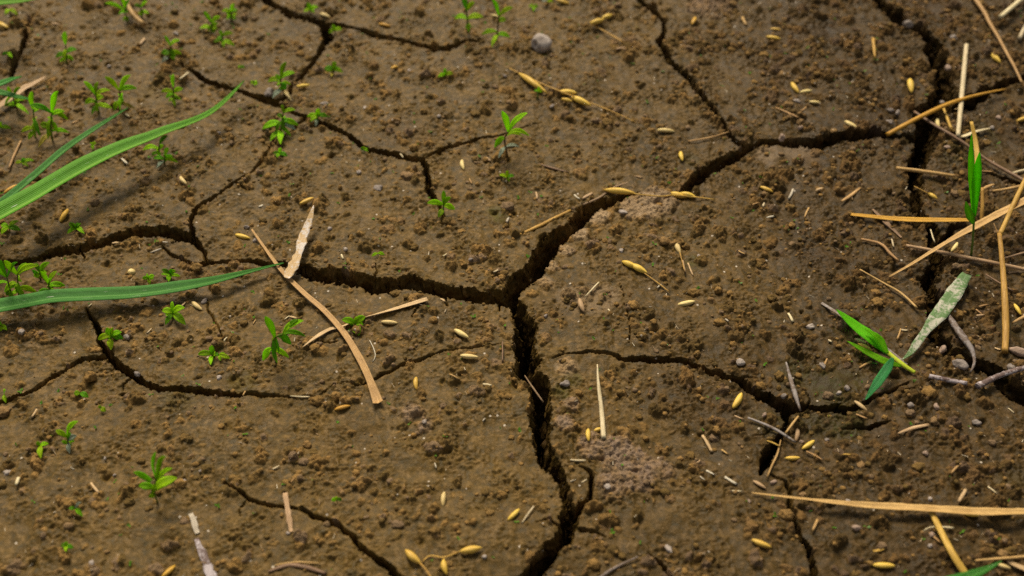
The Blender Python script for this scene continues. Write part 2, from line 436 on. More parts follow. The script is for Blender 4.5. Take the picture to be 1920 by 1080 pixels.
def soil_material(name, loose=False):
    m, t, b, out = nt(name)
    g = G(t)
    co = g.coord()
    n1 = g.noise(co, 34, 4); n2 = g.noise(co, 170, 4); n3 = g.noise(co, 900, 3, 0.65); n4 = g.noise(co, 2600, 2, 0.6)
    mudc = g.mix(g.ramp(g.math('ADD', n1, g.math('MULTIPLY', n2, 0.8)), 0.65, 1.15), MUD_A, MUD_B)
    if loose:
        tone = g.attr("tone")
        crumb = 1.0
    else:
        tone = g.attr("tone")
        crumb = g.attr("crumb")
    cc = g.mix(g.ramp(tone, 0.10, 0.62), CRUMB_A, CRUMB_B)
    cc = g.mix(g.ramp(tone, 0.72, 0.9), cc, CRUMB_C)
    n5 = g.noise(co, 420, 3, 0.6)
    mudc = g.mix(g.ramp(n5, 0.50, 0.72), mudc, (0.195, 0.118, 0.036))
    mudc = g.mix(g.ramp(n5, 0.46, 0.28), mudc, (0.058, 0.043, 0.015))
    cc = g.mix(g.math('MULTIPLY', g.ramp(n5, 0.5, 0.32), 0.6), cc, (0.085, 0.058, 0.024))
    c = g.mix(g.math('MULTIPLY', crumb, 0.85), mudc, cc)
    if not loose:
        c = g.mix(g.math('MULTIPLY', g.attr("moss"), g.ramp(n5, 0.35, 0.62)), c, g.mix(n2, (0.040, 0.036, 0.006), (0.088, 0.082, 0.012)))
        c = g.mix(g.math('MULTIPLY', g.attr("cast"), g.math('MULTIPLY_ADD', g.ramp(n2, 0.35, 0.65), 0.6, 0.25)), c, g.mix(n3, (0.175, 0.125, 0.086), (0.42, 0.315, 0.235)))
        c = g.mix(g.attr("dry"), c, g.mix(n2, (0.24, 0.157, 0.075), (0.50, 0.365, 0.215)))
        moist_shade = g.attr("moist_shade")
        c = g.mix(moist_shade, c, g.mix(1.0, c, (0.40, 0.38, 0.41), 'MULTIPLY'))  # darkens for damp soil, and for painted vignette and crack shade
    # mineral grain: darker and paler flecks
    c = g.mix(g.math('MULTIPLY', g.ramp(n3, 0.52, 0.78), 0.30), c, g.mix(1.0, c, (1.75, 1.6, 1.5), 'MULTIPLY'))
    c = g.mix(g.math('MULTIPLY', g.ramp(n4, 0.50, 0.30), 0.25), c, g.mix(1.0, c, (0.55, 0.52, 0.48), 'MULTIPLY'))
    vo = g.n("ShaderNodeTexVoronoi"); g.put(vo.inputs["Vector"], co); vo.inputs["Scale"].default_value = 330
    sep = g.n("ShaderNodeSeparateColor"); g.put(sep.inputs[0], vo.outputs["Color"])
    fleck = g.math('MULTIPLY', g.math('LESS_THAN', vo.outputs["Distance"], 0.17), g.math('GREATER_THAN', sep.outputs[0], 0.955))
    c = g.mix(g.math('MULTIPLY', fleck, 0.8), c, (0.55, 0.47, 0.36))
    t.links.new(c, b.inputs["Base Color"])
    if loose:
        b.inputs["Roughness"].default_value = 0.85
    else:
        g.put(b.inputs["Roughness"], g.math('ADD', g.math('MULTIPLY', crumb, 0.32), g.math('MULTIPLY_ADD', n2, 0.45, 0.30), clamp=True))
    b.inputs["Specular IOR Level"].default_value = 0.14
    h = g.math('ADD', g.math('MULTIPLY', n3, 1.0), g.math('MULTIPLY', n4, 0.45))
    h = g.math('ADD', h, g.math('MULTIPLY', n5, 1.3))
    nb = g.bump(h, 0.0007, 1.0 if loose else g.math('MULTIPLY_ADD', crumb, 0.55, 0.45))
    t.links.new(nb, b.inputs["Normal"])
    return m

M_SOIL = soil_material("soil")
M_LOOSE = soil_material("loose_soil", True)

# ------------------------------------------------------------------ ground sheet
EDGE_VIGNETTE = spots([(-60,1000,260,.55),(300,1150,260,.45),(-60,560,130,.4),(1900,900,300,.5),(1930,250,200,.5),(900,1160,200,.35),(-40,60,150,.35)], 0.5, 57)  # lens vignette painted into the soil colour at corners and edges
MOIST_SHADE = np.clip(EDGE_VIGNETTE + (X - 0.02) / 0.13 + 0.35 * gnoise(X * 14, Y * 14, 81) + 0.25 * np.clip((-Y) / 0.15, 0, 1) - 0.2 * np.clip((Y - 0.1) / 0.12, 0, 1), 0, 1) * 0.75
INNER_SHADE = np.maximum(0.7, spots([(975,590,40,1),(990,640,50,1),(998,700,50,1),(1012,760,50,1),(1012,820,45,1),(1030,880,40,1),(1060,940,40,1),(1060,990,50,1),(1030,1040,50,1),(1760,110,50,1),(1770,160,50,1),(1750,220,60,1),(1725,300,50,1),(1715,370,40,1),(1745,440,50,1),(1750,500,50,1),(1750,570,50,1),(1755,640,50,1),(1820,690,60,1),(1890,720,60,1)])) * np.clip((-Q - 0.0005) / 0.001, 0, 1)  # crack insides painted darker: shade of the depths on top of damp subsoil
MOIST_SHADE = np.clip(MOIST_SHADE + INNER_SHADE + 0.5 * np.clip(gnoise(X * 22, Y * 22, 82) - 0.25, 0, 1), 0, 1).astype(np.float32)  # real damp patches and painted shade share this mask

SUB = 4
def ground_mesh():
    # the sheet as quads, with the quads on crack walls split SUB x SUB so the walls can be craggy
    idx = np.arange(NX * NY, dtype=np.int64).reshape(NY, NX)
    dq = np.maximum(np.maximum(deep[:-1, :-1], deep[:-1, 1:]), np.maximum(deep[1:, :-1], deep[1:, 1:]))
    wq = WL[:-1, :-1]
    wall = (dq > 0.0005) & (wq > 0.0022)
    quads = np.stack([idx[:-1, :-1], idx[:-1, 1:], idx[1:, 1:], idx[1:, :-1]], -1)
    base_q = quads[~wall]
    wj, wi = np.nonzero(wall)
    n = len(wj)
    M = SUB + 1
    # corner ids on a shared refined lattice
    fj = (wj[:, None, None] * SUB + np.arange(M)[None, :, None]).astype(np.int64)
    fi = (wi[:, None, None] * SUB + np.arange(M)[None, None, :]).astype(np.int64)
    key = (fj * (NX * SUB + 1) + fi).reshape(n, M * M)
    uniq, inv = np.unique(key.ravel(), return_inverse=True)
    inv = inv.reshape(n, M, M)
    uj, ui = uniq // (NX * SUB + 1), uniq % (NX * SUB + 1)
    bj, bi = np.minimum(uj // SUB, NY - 2), np.minimum(ui // SUB, NX - 2)
    v = ((uj - bj * SUB) / SUB).astype(np.float32); u = ((ui - bi * SUB) / SUB).astype(np.float32)
    def lerp(A):
        return (A[bj, bi] * (1 - u) + A[bj, bi + 1] * u) * (1 - v) + (A[bj + 1, bi] * (1 - u) + A[bj + 1, bi + 1] * u) * v
    x, y, z, w = lerp(X), lerp(Y), lerp(Z), lerp(side)
    x, y, z = crag(x, y, z, w)
    co = np.concatenate([np.stack([X, Y, Z], -1).reshape(-1, 3), np.stack([x, y, z], -1)]).astype(np.float32)
    off = NX * NY
    sub = np.stack([inv[:, :-1, :-1], inv[:, :-1, 1:], inv[:, 1:, 1:], inv[:, 1:, :-1]], -1).reshape(-1, 4) + off
    allq = np.concatenate([base_q, sub]).astype(np.int64)
    used = np.zeros(len(co), bool); used[allq.ravel()] = True
    remap = np.cumsum(used) - 1
    co = co[used]; allq = remap[allq].astype(np.int32)
    me = bpy.data.meshes.new("ground")
    me.vertices.add(len(co)); me.vertices.foreach_set("co", co.ravel())
    nf = len(allq)
    me.loops.add(nf * 4); me.polygons.add(nf)
    me.loops.foreach_set("vertex_index", allq.ravel())
    me.polygons.foreach_set("loop_start", np.arange(0, nf * 4, 4, dtype=np.int32))
    me.update(calc_edges=True)
    me.polygons.foreach_set("use_smooth", np.ones(nf, dtype=bool))
    for nm, A in (("crumb", np.clip(CR / 0.0006, 0, 1) * (Q > -0.0004)), ("tone", TONE), ("moss", MOSS), ("cast", CAST), ("dry", DRY), ("moist_shade", MOIST_SHADE)):
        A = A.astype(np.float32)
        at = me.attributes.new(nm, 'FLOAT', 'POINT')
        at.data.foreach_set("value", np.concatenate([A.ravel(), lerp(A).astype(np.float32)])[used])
    me.update()
    return me

ground_me = ground_mesh()
ground_ob = bpy.data.objects.new("ground", ground_me)
ground_ob["kind"] = "structure"
ground_ob["label"] = "cracked brown mud with deep dark fissures and small crumbs"
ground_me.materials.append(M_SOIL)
COL.objects.link(ground_ob)

# ================================================================== builders for everything lying or growing on the soil
rnd = random.Random(7)

def tag(o, label, cat, group=None, kind=None):
    o["label"] = label
    if cat: o["category"] = cat
    if group: o["group"] = group
    if kind: o["kind"] = kind
    return o

def mesh_obj(name, V, F, mat, parent=None, uv=None, origin=None, smooth=True):
    org = parent.location if parent is not None else (origin if origin is not None else V[0])
    if parent is not None and parent.parent is not None:
        org = parent.parent.location
    org = Vector(org)
    me = bpy.data.meshes.new(name)
    me.from_pydata([tuple(Vector(v) - org) for v in V], [], F)
    if uv is not None:
        lay = me.uv_layers.new(name="UVMap")
        for poly in me.polygons:
            for li in poly.loop_indices:
                lay.data[li].uv = uv[me.loops[li].vertex_index]
    if smooth:
        me.polygons.foreach_set("use_smooth", [True] * len(me.polygons))
    me.materials.append(mat)
    me.update()
    o = bpy.data.objects.new(name, me)
    COL.objects.link(o)
    if parent is not None:
        o.parent = parent
    else:
        o.location = org
    return o

def empty(name, loc):
    o = bpy.data.objects.new(name, None)
    o.empty_display_size = 0.004
    o.location = loc
    COL.objects.link(o)
    return o

def catmull(P, n=6):
    P = [Vector(p) for p in P]
    if len(P) < 3:
        return [P[0].lerp(P[-1], i / (2 * n)) for i in range(2 * n + 1)]
    out = []
    for i in range(len(P) - 1):
        p0, p1, p2, p3 = P[max(i - 1, 0)], P[i], P[i + 1], P[min(i + 2, len(P) - 1)]
        for k in range(n):
            t = k / n
            out.append(0.5 * ((2 * p1) + (p2 - p0) * t + (2 * p0 - 5 * p1 + 4 * p2 - p3) * t * t + (3 * p1 - p0 - 3 * p2 + p3) * t ** 3))
    out.append(P[-1])
    return out

def interp(vals, t):
    x = t * (len(vals) - 1)
    i = min(int(x), len(vals) - 2) if len(vals) > 1 else 0
    if len(vals) == 1: return vals[0]
    return vals[i] + (vals[i + 1] - vals[i]) * (x - i)

def ribbon(P, W, facing=Vector((0, 0, 1)), fold=0.25, thick=0.00022, twist=0.0, ragged=0.0, wave=0.0):
    V, F, UV = [], [], []
    us = (-1.0, -0.55, 0.0, 0.55, 1.0)
    n = len(P)
    L = 0.0
    ph = rnd.uniform(0, 6)
    for i, p in enumerate(P):
        t = (P[min(i + 1, n - 1)] - P[max(i - 1, 0)])
        if t.length < 1e-9: t = Vector((1, 0, 0))
        t.normalize()
        f = facing(i / (n - 1)) if callable(facing) else facing
        s = t.cross(f)
        if s.length < 0.05: s = t.cross(Vector((0.3, 1, 0.2)))
        s.normalize()
        nn = s.cross(t).normalized()
        tw = interp(twist, i / (n - 1)) if isinstance(twist, (list, tuple)) else twist
        if tw:
            c, sn = math.cos(tw), math.sin(tw)
            s, nn = s * c + nn * sn, nn * c - s * sn
        w = W[i] if len(W) == n else interp(W, i / (n - 1))
        if i: L += (p - P[i - 1]).length
        for u in us:
            ww = w / 2
            if ragged and abs(u) == 1.0: ww *= 1 + rnd.uniform(-ragged, ragged * 0.5)
            q = p + s * (u * ww) + nn * (fold * abs(u) * w / 2 + wave * w * math.sin(ph + L * 500 + u * 2))
            V.append(q); UV.append(((u + 1) / 2, L * 100))
        for u in us:
            q = V[i * 10 + us.index(u)] - nn * thick
            V.append(q); UV.append(((u + 1) / 2, L * 100))
    for i in range(n - 1):
        a, b = i * 10, (i + 1) * 10
        for k in range(4):
            F.append((a + k, a + k + 1, b + k + 1, b + k))
            F.append((a + 5 + k + 1, a + 5 + k, b + 5 + k, b + 5 + k + 1))
        F.append((a, b, b + 5, a + 5)); F.append((a + 4, a + 9, b + 9, b + 4))
    for a in (0, (n - 1) * 10):
        for k in range(4):
            F.append((a + k, a + 5 + k, a + 6 + k, a + k + 1))
    return V, F, UV

def tube(P, Rr, flat=1.0, sides=9, rough=0.0):
    V, F, UV = [], [], []
    n = len(P); L = 0.0
    side = None
    for i, p in enumerate(P):
        t = (P[min(i + 1, n - 1)] - P[max(i - 1, 0)]).normalized()
        s = t.cross(Vector((0, 0, 1)))
        if s.length < 0.1: s = t.cross(Vector((0, 1, 0)))
        s.normalize(); nn = s.cross(t).normalized()
        r = Rr[i] if len(Rr) == n else interp(Rr, i / (n - 1))
        if i: L += (p - P[i - 1]).length
        for k in range(sides):
            a = 2 * math.pi * k / sides
            rr = r * (1 + (rnd.uniform(-rough, rough) if rough else 0))
            V.append(p + s * (math.cos(a) * rr) + nn * (math.sin(a) * rr * flat)); UV.append((k / sides, L * 100))
    for i in range(n - 1):
        for k in range(sides):
            k2 = (k + 1) % sides
            F.append((i * sides + k, i * sides + k2, (i + 1) * sides + k2, (i + 1) * sides + k))
    # cut ends, slightly hollow
    for i, dirn in ((0, 1), (n - 1, -1)):
        t = (P[1] - P[0]).normalized() if i == 0 else (P[-1] - P[-2]).normalized()
        r = Rr[i] if len(Rr) == n else interp(Rr, i / (n - 1))
        V.append(P[i] + t * dirn * r * 0.9); UV.append((0.5, 0)); c = len(V) - 1
        for k in range(sides):
            k2 = (k + 1) % sides
            F.append((c, i * sides + k2, i * sides + k) if i == 0 else (c, i * sides + k, i * sides + k2))
    return V, F, UV

def rest_path(px, lift=0.0, r=0.0006, step=7.0, hug=True):
    """photo polyline -> points resting on the crumbs (bridging hollows and cracks)"""
    cp = catmull([Vector((a, b, 0)) for a, b in px], 8) if len(px) > 2 else [Vector((px[0][0], px[0][1], 0)), Vector((px[1][0], px[1][1], 0))]
    L = [0.0]
    for i in range(1, len(cp)): L.append(L[-1] + (cp[i] - cp[i - 1]).length)
    n = max(5, min(60, int(L[-1] / step) + 1))
    pts = []
    for k in range(n):
        d = L[-1] * k / (n - 1)
        i = 0
        while i < len(L) - 2 and L[i + 1] < d: i += 1
        f = (d - L[i]) / max(L[i + 1] - L[i], 1e-6)
        pts.append(cp[i].lerp(cp[i + 1], f))
    zs = []
    for k, q in enumerate(pts):
        p = ground(q.x, q.y, 0.0, 0.0012)
        lf = interp(lift, k / (n - 1)) if isinstance(lift, (list, tuple)) else lift
        zs.append([p.z, lf])
    z = [a for a, _ in zs]
    w = 2
    zm = [max(z[max(0, i - w):i + w + 1]) for i in range(n)]
    for _ in range(3):
        zm = [sum(zm[max(0, i - 2):i + 3]) / len(zm[max(0, i - 2):i + 3]) for i in range(n)]
    out = []
    for k, q in enumerate(pts):
        out.append(on_z(q.x, q.y, zm[k] + zs[k][1] + r * 0.75 - 0.0004))
    return out

def flat_w(P, i):                      # width factor for a flat strip seen obliquely
    t = (P[min(i + 1, len(P) - 1)] - P[max(i - 1, 0)]); t.z = 0
    if t.length < 1e-9: return 1.0
    t.normalize()
    s = Vector((-t.y, t.x, 0))
    el = math.atan2(CAM.z - P[i].z, P[i].y - CAM.y)
    return math.sqrt(s.x ** 2 + (s.y * math.sin(el)) ** 2)

# ------------------------------------------------------------------ materials of plants, straw, stones
def leaf_mat(name, base, vein, streaks=False, rough=0.42, trans=0.25, dead=None):
    m, t, b, out = nt(name)
    g = G(t)
    uv = g.n("ShaderNodeUVMap").outputs[0]
    sp = g.n("ShaderNodeSeparateXYZ"); g.put(sp.inputs[0], uv)
    u = sp.outputs[0]
    stripe = g.math('SINE', g.math('MULTIPLY', u, 100.0))
    mid = g.math('SUBTRACT', 1.0, g.ramp(g.math('ABSOLUTE', g.math('SUBTRACT', u, 0.5)), 0.0, 0.07), clamp=True)
    co = g.coord()
    n1 = g.noise(co, 120, 3); n2 = g.noise(co, 700, 2)
    c = g.mix(n1, base, tuple(min(1, x * 1.35 + 0.004) for x in base))
    c = g.mix(g.math('MULTIPLY', g.ramp(stripe, 0.2, 1.0), 0.10), c, vein)
    c = g.mix(g.math('MULTIPLY', mid, 0.75), c, vein)
    if streaks:
        mp = g.n('ShaderNodeMapping'); g.put(mp.inputs['Vector'], uv); mp.inputs['Scale'].default_value = (14.0, 0.5, 1.0)
        st = g.noise(mp.outputs[0], 1.6, 2)
        c = g.mix(g.ramp(st, 0.70, 0.73), c, (0.45, 0.48, 0.36))
        c = g.mix(g.math('MULTIPLY', g.ramp(st, 0.40, 0.25), 0.5), c, tuple(x * 0.55 for x in base))
    if dead:
        c = g.mix(g.ramp(g.math('ADD', g.math('MULTIPLY', n1, 0.7), g.math('MULTIPLY', n2, 0.4)), 0.50, 0.60), c, dead)
    oi = g.n("ShaderNodeObjectInfo").outputs["Random"]
    hs = g.n("ShaderNodeHueSaturation"); g.put(hs.inputs["Color"], c)
    g.put(hs.inputs["Hue"], g.math('MULTIPLY_ADD', oi, 0.03, 0.485))
    g.put(hs.inputs["Value"], g.math('MULTIPLY_ADD', oi, 0.5, 0.95))
    c = hs.outputs[0]
    t.links.new(c, b.inputs["Base Color"])
    b.inputs["Roughness"].default_value = rough
    b.inputs["Specular IOR Level"].default_value = 0.14
    nb = g.bump(g.math('ADD', stripe, g.math('MULTIPLY', n2, 1.5)), 0.0001, 0.5)
    t.links.new(nb, b.inputs["Normal"])
    if trans:
        tr = g.n("ShaderNodeBsdfTranslucent"); t.links.new(c, tr.inputs[0])
        mx = g.n("ShaderNodeMixShader"); mx.inputs[0].default_value = trans
        t.links.new(b.outputs[0], mx.inputs[1]); t.links.new(tr.outputs[0], mx.inputs[2])
        t.links.new(mx.outputs[0], out.inputs[0])
    return m

def straw_mat(name, a, bcol, fleck=(0.12, 0.07, 0.03), fl=0.35, rough=0.55, mould=None):
    m, t, b, out = nt(name)
    g = G(t)
    uv = g.n("ShaderNodeUVMap").outputs[0]
    mp = g.n("ShaderNodeMapping"); g.put(mp.inputs["Vector"], uv); mp.inputs["Scale"].default_value = (16.0, 0.8, 1.0)
    n1 = g.noise(mp.outputs[0], 2.2, 4, 0.6)
    co = g.coord(); n2 = g.noise(co, 130, 3); n3 = g.noise(co, 900, 2)
    c = g.mix(g.ramp(n1, 0.36, 0.64), tuple(x * 0.72 for x in a), bcol)
    c = g.mix(g.math('MULTIPLY', g.ramp(n2, 0.45, 0.75), 0.5), c, tuple(x * 0.55 for x in a))
    c = g.mix(g.math('MULTIPLY', g.ramp(n3, 0.62, 0.72), fl), c, fleck)
    if mould:
        c = g.mix(g.ramp(g.math('ADD', g.math('MULTIPLY', n2, 0.7), g.math('MULTIPLY', n3, 0.4)), 0.50, 0.60), c, mould)
    oi = g.n("ShaderNodeObjectInfo").outputs["Random"]
    hs = g.n("ShaderNodeHueSaturation"); g.put(hs.inputs["Color"], c)
    g.put(hs.inputs["Hue"], g.math('MULTIPLY_ADD', oi, 0.014, 0.493))
    g.put(hs.inputs["Value"], g.math('MULTIPLY_ADD', oi, 0.3, 0.85))
    t.links.new(hs.outputs[0], b.inputs["Base Color"])
    b.inputs["Roughness"].default_value = rough
    b.inputs["Specular IOR Level"].default_value = 0.3
    t.links.new(g.bump(g.math('ADD', n1, g.math('MULTIPLY', n3, 0.4)), 0.00025, 0.7), b.inputs["Normal"])
    return m

def stone_mat(name, a, c2):
    m, t, b, out = nt(name)
    g = G(t); co = g.coord()
    n1 = g.noise(co, 220, 4); n2 = g.noise(co, 1400, 2)
    c = g.mix(g.ramp(n1, 0.35, 0.65), a, c2)
    c = g.mix(g.math('MULTIPLY', g.ramp(n2, 0.58, 0.72), 0.5), c, tuple(x * 0.4 for x in a))
    t.links.new(c, b.inputs["Base Color"]); b.inputs["Roughness"].default_value = 0.8
    t.links.new(g.bump(g.math('ADD', n1, n2), 0.0004, 0.7), b.inputs["Normal"])
    return m

GREEN = [leaf_mat("fresh_leaf", (0.245, 0.450, 0.004), (0.38, 0.58, 0.03), trans=0.55),
         leaf_mat("bright_leaf", (0.350, 0.560, 0.006), (0.48, 0.68, 0.04), trans=0.55),
         leaf_mat("deep_leaf", (0.130, 0.330, 0.005), (0.26, 0.48, 0.03), trans=0.5)]
YGREEN = leaf_mat("yellowing_leaf", (0.36, 0.30, 0.03), (0.45, 0.40, 0.10))
SILVER = leaf_mat("pale_underleaf", (0.22, 0.26, 0.17), (0.40, 0.42, 0.34), rough=0.3)
BLADE = leaf_mat("blade_green", (0.082, 0.205, 0.006), (0.32, 0.50, 0.07), True, rough=0.5, trans=0.35)
BLADE2 = leaf_mat("blade_blue_green", (0.032, 0.130, 0.013), (0.16, 0.36, 0.08), True, rough=0.5, trans=0.2)
SHOOT = leaf_mat("shoot_green", (0.170, 0.460, 0.004), (0.26, 0.55, 0.02), rough=0.5, trans=0.68)
TEAL = leaf_mat("shoot_teal", (0.030, 0.210, 0.055), (0.09, 0.32, 0.12), rough=0.5, trans=0.3)
WHITENED = leaf_mat("whitened_leaf", (0.095, 0.150, 0.055), (0.20, 0.25, 0.14), rough=0.8, trans=0.1, dead=(0.36, 0.34, 0.26))
STEM = leaf_mat("stem_green", (0.085, 0.125, 0.015), (0.16, 0.20, 0.04), trans=0.0)
STEMB = leaf_mat("stem_brown", (0.10, 0.065, 0.02), (0.14, 0.10, 0.03), trans=0.0)
YSTEM = leaf_mat("stem_yellow", (0.30, 0.33, 0.02), (0.42, 0.42, 0.05), trans=0.0)
TAN = straw_mat("straw_tan", (0.44, 0.235, 0.065), (0.64, 0.40, 0.15))
YEL = straw_mat("straw_yellow", (0.50, 0.27, 0.035), (0.68, 0.42, 0.085), fl=0.2)
GOLD = straw_mat("straw_gold", (0.60, 0.30, 0.018), (0.72, 0.40, 0.04), fl=0.1)
PALE = straw_mat("straw_pale", (0.62, 0.48, 0.24), (0.78, 0.65, 0.40), fl=0.15)
BROWN = straw_mat("straw_brown", (0.20, 0.115, 0.055), (0.34, 0.21, 0.11))
PINK = straw_mat("straw_pinkish", (0.48, 0.285, 0.115), (0.68, 0.475, 0.25), fl=0.2)
WHITE = straw_mat("chaff_white", (0.50, 0.42, 0.28), (0.68, 0.60, 0.45), fl=0.1)
TORN = straw_mat("torn_leaf", (0.60, 0.36, 0.10), (0.70, 0.52, 0.26), mould=(0.66, 0.58, 0.48), fl=0.3)
GREYT = straw_mat("twig_grey", (0.12, 0.08, 0.05), (0.24, 0.175, 0.125), mould=(0.28, 0.24, 0.21))
ROT = straw_mat("twig_mouldy", (0.10, 0.06, 0.05), (0.17, 0.11, 0.09), mould=(0.42, 0.36, 0.35))
HUSK = straw_mat("husk_yellow", (0.72, 0.41, 0.035), (0.86, 0.60, 0.12), fl=0.12, rough=0.45)
HUSKP = straw_mat("husk_pale", (0.74, 0.51, 0.15), (0.87, 0.69, 0.31), fl=0.2, rough=0.5)
HUSKO = straw_mat("husk_orange", (0.62, 0.31, 0.03), (0.76, 0.44, 0.06), fl=0.08, rough=0.45)
HUSKT = straw_mat("husk_tan", (0.46, 0.28, 0.11), (0.66, 0.46, 0.24), fl=0.3, rough=0.6)
STONE = stone_mat("stone_grey", (0.17, 0.135, 0.108), (0.31, 0.255, 0.21))
STONEW = stone_mat("stone_white", (0.27, 0.215, 0.17), (0.48, 0.41, 0.34))
STONEP = stone_mat("stone_pinkish", (0.24, 0.16, 0.105), (0.40, 0.28, 0.20))
MATS = {'t': TAN, 'y': YEL, 'g': GOLD, 'p': PALE, 'b': BROWN, 'k': PINK, 'w': WHITE, 'n': TORN, 'r': GREYT, 'm': ROT}

# ------------------------------------------------------------------ labels told from landmarks
LM = [("the torn pale leaf", 562, 440), ("the long bent straw", 600, 575), ("the lower end of the long bent straw", 700, 735),
      ("the low blue-green blade", 130, 565), ("the low blue-green blade's tip", 490, 505), ("the middle of the low blue-green blade", 330, 545),
      ("the broad arching blade", 215, 290), ("the arching blade's tip", 430, 185), ("the base of the arching blade", 60, 380), ("the thin green blade", 130, 275),
      ("the round grey stone", 1015, 90), ("the main crack junction", 950, 555), ("the widest crack", 1000, 670), ("the forked end of the widest crack", 1075, 960),
      ("the widest crack's middle bend", 1012, 800), ("the pinkish crumb patch", 1170, 870), ("the pale upright stalk", 1127, 750), ("the pale dry clod", 1230, 385),
      ("the two-husk stem over the crack", 1240, 365), ("the yellow half-buried stick", 1020, 418), ("the curved husk sprig", 1210, 515), ("the three-grain sprig", 825, 1045),
      ("the long husk sprig", 1080, 180), ("the large tan leaf", 1650, 950), ("the slanting yellow straw", 1780, 1020), ("the tan leaf's tip", 1430, 928),
      ("the tan leaf's broad end", 1850, 960), ("the whitened leaf", 1760, 595), ("the fallen green shoot", 1640, 650), ("the upright green shoot", 1828, 340),
      ("the golden arched straw", 1770, 200), ("the short orange straw", 1735, 323), ("the flat golden straw", 1700, 410), ("the forked upright straw", 1882, 560),
      ("the grey twig by the moss", 1487, 725), ("the mossy hollow", 1560, 740), ("the top crack's corner", 610, 60), ("the three-way crack on the left plate", 357, 445),
      ("the small Y-shaped crack", 795, 300), ("the curved front crack", 300, 735), ("the thin front crack", 665, 1010), ("the branch crack on the right plate", 1300, 688),
      ("the thin crack under the tan leaf", 1500, 1000), ("the upper wide crack", 1760, 110), ("the thin crack behind", 1290, 150), ("the far corner crack", 45, 75),
      ("the joined leafy pair", 215, 180), ("the twin-stemmed tall seedling", 100, 215), ("the tall lone seedling", 960, 250), ("the large front seedling", 292, 895),
      ("the curved-stem seedling", 530, 640), ("the seedling over the crack end", 828, 385), ("the left diagonal crack", 430, 345), ("the pale tan crossed straw", 770, 570),
      ("the left edge's forked crack", 90, 715), ("the behind crack's long arm", 770, 82), ("the crack under the seedlings", 660, 258), ("the crossing straws", 1800, 250), ("the dry leaf by the dark blade", 60, 160)]
USED = {}
def where(kind, px, py, skip=()):
    c = sorted(LM, key=lambda l: math.hypot(l[1] - px, (l[2] - py) * 1.25))
    for name, lx, ly in c[:9]:
        if name in skip: continue
        dx, dy = px - lx, (py - ly) * 1.25
        d = math.hypot(dx, dy)
        if abs(dx) > 2.2 * abs(dy): w = "to the right of" if dx > 0 else "to the left of"
        elif abs(dy) > 2.2 * abs(dx): w = "in front of" if dy > 0 else "behind"
        elif dy > 0: w = "in front right of" if dx > 0 else "in front left of"
        else: w = "behind right of" if dx > 0 else "behind left of"
        far = "close " if d < 45 and w in ("behind", "in front of") else ("" if d < 130 or len(w) > 12 else "well ")
        s = far + w + " " + name
        if (kind, s) not in USED:
            USED[(kind, s)] = 1
            return s
    return "by " + c[0][0]

def aim(a, b):
    dx, dy = b[0] - a[0], (b[1] - a[1]) * 1.35
    if abs(dx) > 2.5 * abs(dy): return "lying crosswise"
    if abs(dy) > 2.5 * abs(dx): return "pointing at the viewer"
    return "slanting up to the right" if dx * dy < 0 else "slanting down to the right"

# ------------------------------------------------------------------ spindle-shaped rice husks
def spindle(a, b, wid, hei, up=Vector((0, 0, 1)), rings=11, sides=12, bend=0.05, ridge=0.12, blunt=0.55):
    ax = b - a; L = ax.length; t = ax.normalized()
    s = t.cross(up).normalized(); n = s.cross(t).normalized()
    V, F, UV = [], [], []
    for i in range(rings):
        f = i / (rings - 1)
        r = max(0.02, math.sin(math.pi * (0.03 + 0.94 * f ** 0.92)) ** blunt)
        if f > 0.86: r *= 0.72 + 0.28 * (1 - f) / 0.14
        c = a + ax * f + n * (bend * L * math.sin(math.pi * f)) + s * (bend * 0.8 * L * math.sin(math.pi * f))
        for k in range(sides):
            an = 2 * math.pi * k / sides
            rr = r * (1 + ridge * math.cos(5 * an))
            V.append(c + s * (math.cos(an) * rr * wid / 2) + n * (math.sin(an) * rr * hei / 2)); UV.append((k / sides, f * L * 100))
    for i in range(rings - 1):
        for k in range(sides):
            k2 = (k + 1) % sides
            F.append((i * sides + k, i * sides + k2, (i + 1) * sides + k2, (i + 1) * sides + k))
    F.append(tuple(range(sides))[::-1]); F.append(tuple((rings - 1) * sides + k for k in range(sides)))
    return V, F, UV

def grain_on_soil(x0, y0, x1, y1, ratio=0.36, hr=0.30, lift=0.0):
    mx, my = (x0 + x1) / 2, (y0 + y1) / 2
    m = ground(mx, my, 0.0, 0.0018)
    wd = 0.0028
    a = on_z(x0, y0, m.z + 0.0003 + lift); b = on_z(x1, y1, m.z + 0.0003 + lift)
    a.z += rnd.uniform(-0.0004, 0.0006); b.z += rnd.uniform(-0.0004, 0.0006)
    L = (b - a).length
    w = min(max(L * ratio, 0.0017), 0.0034)
    return a, b, w, w * hr / 0.275

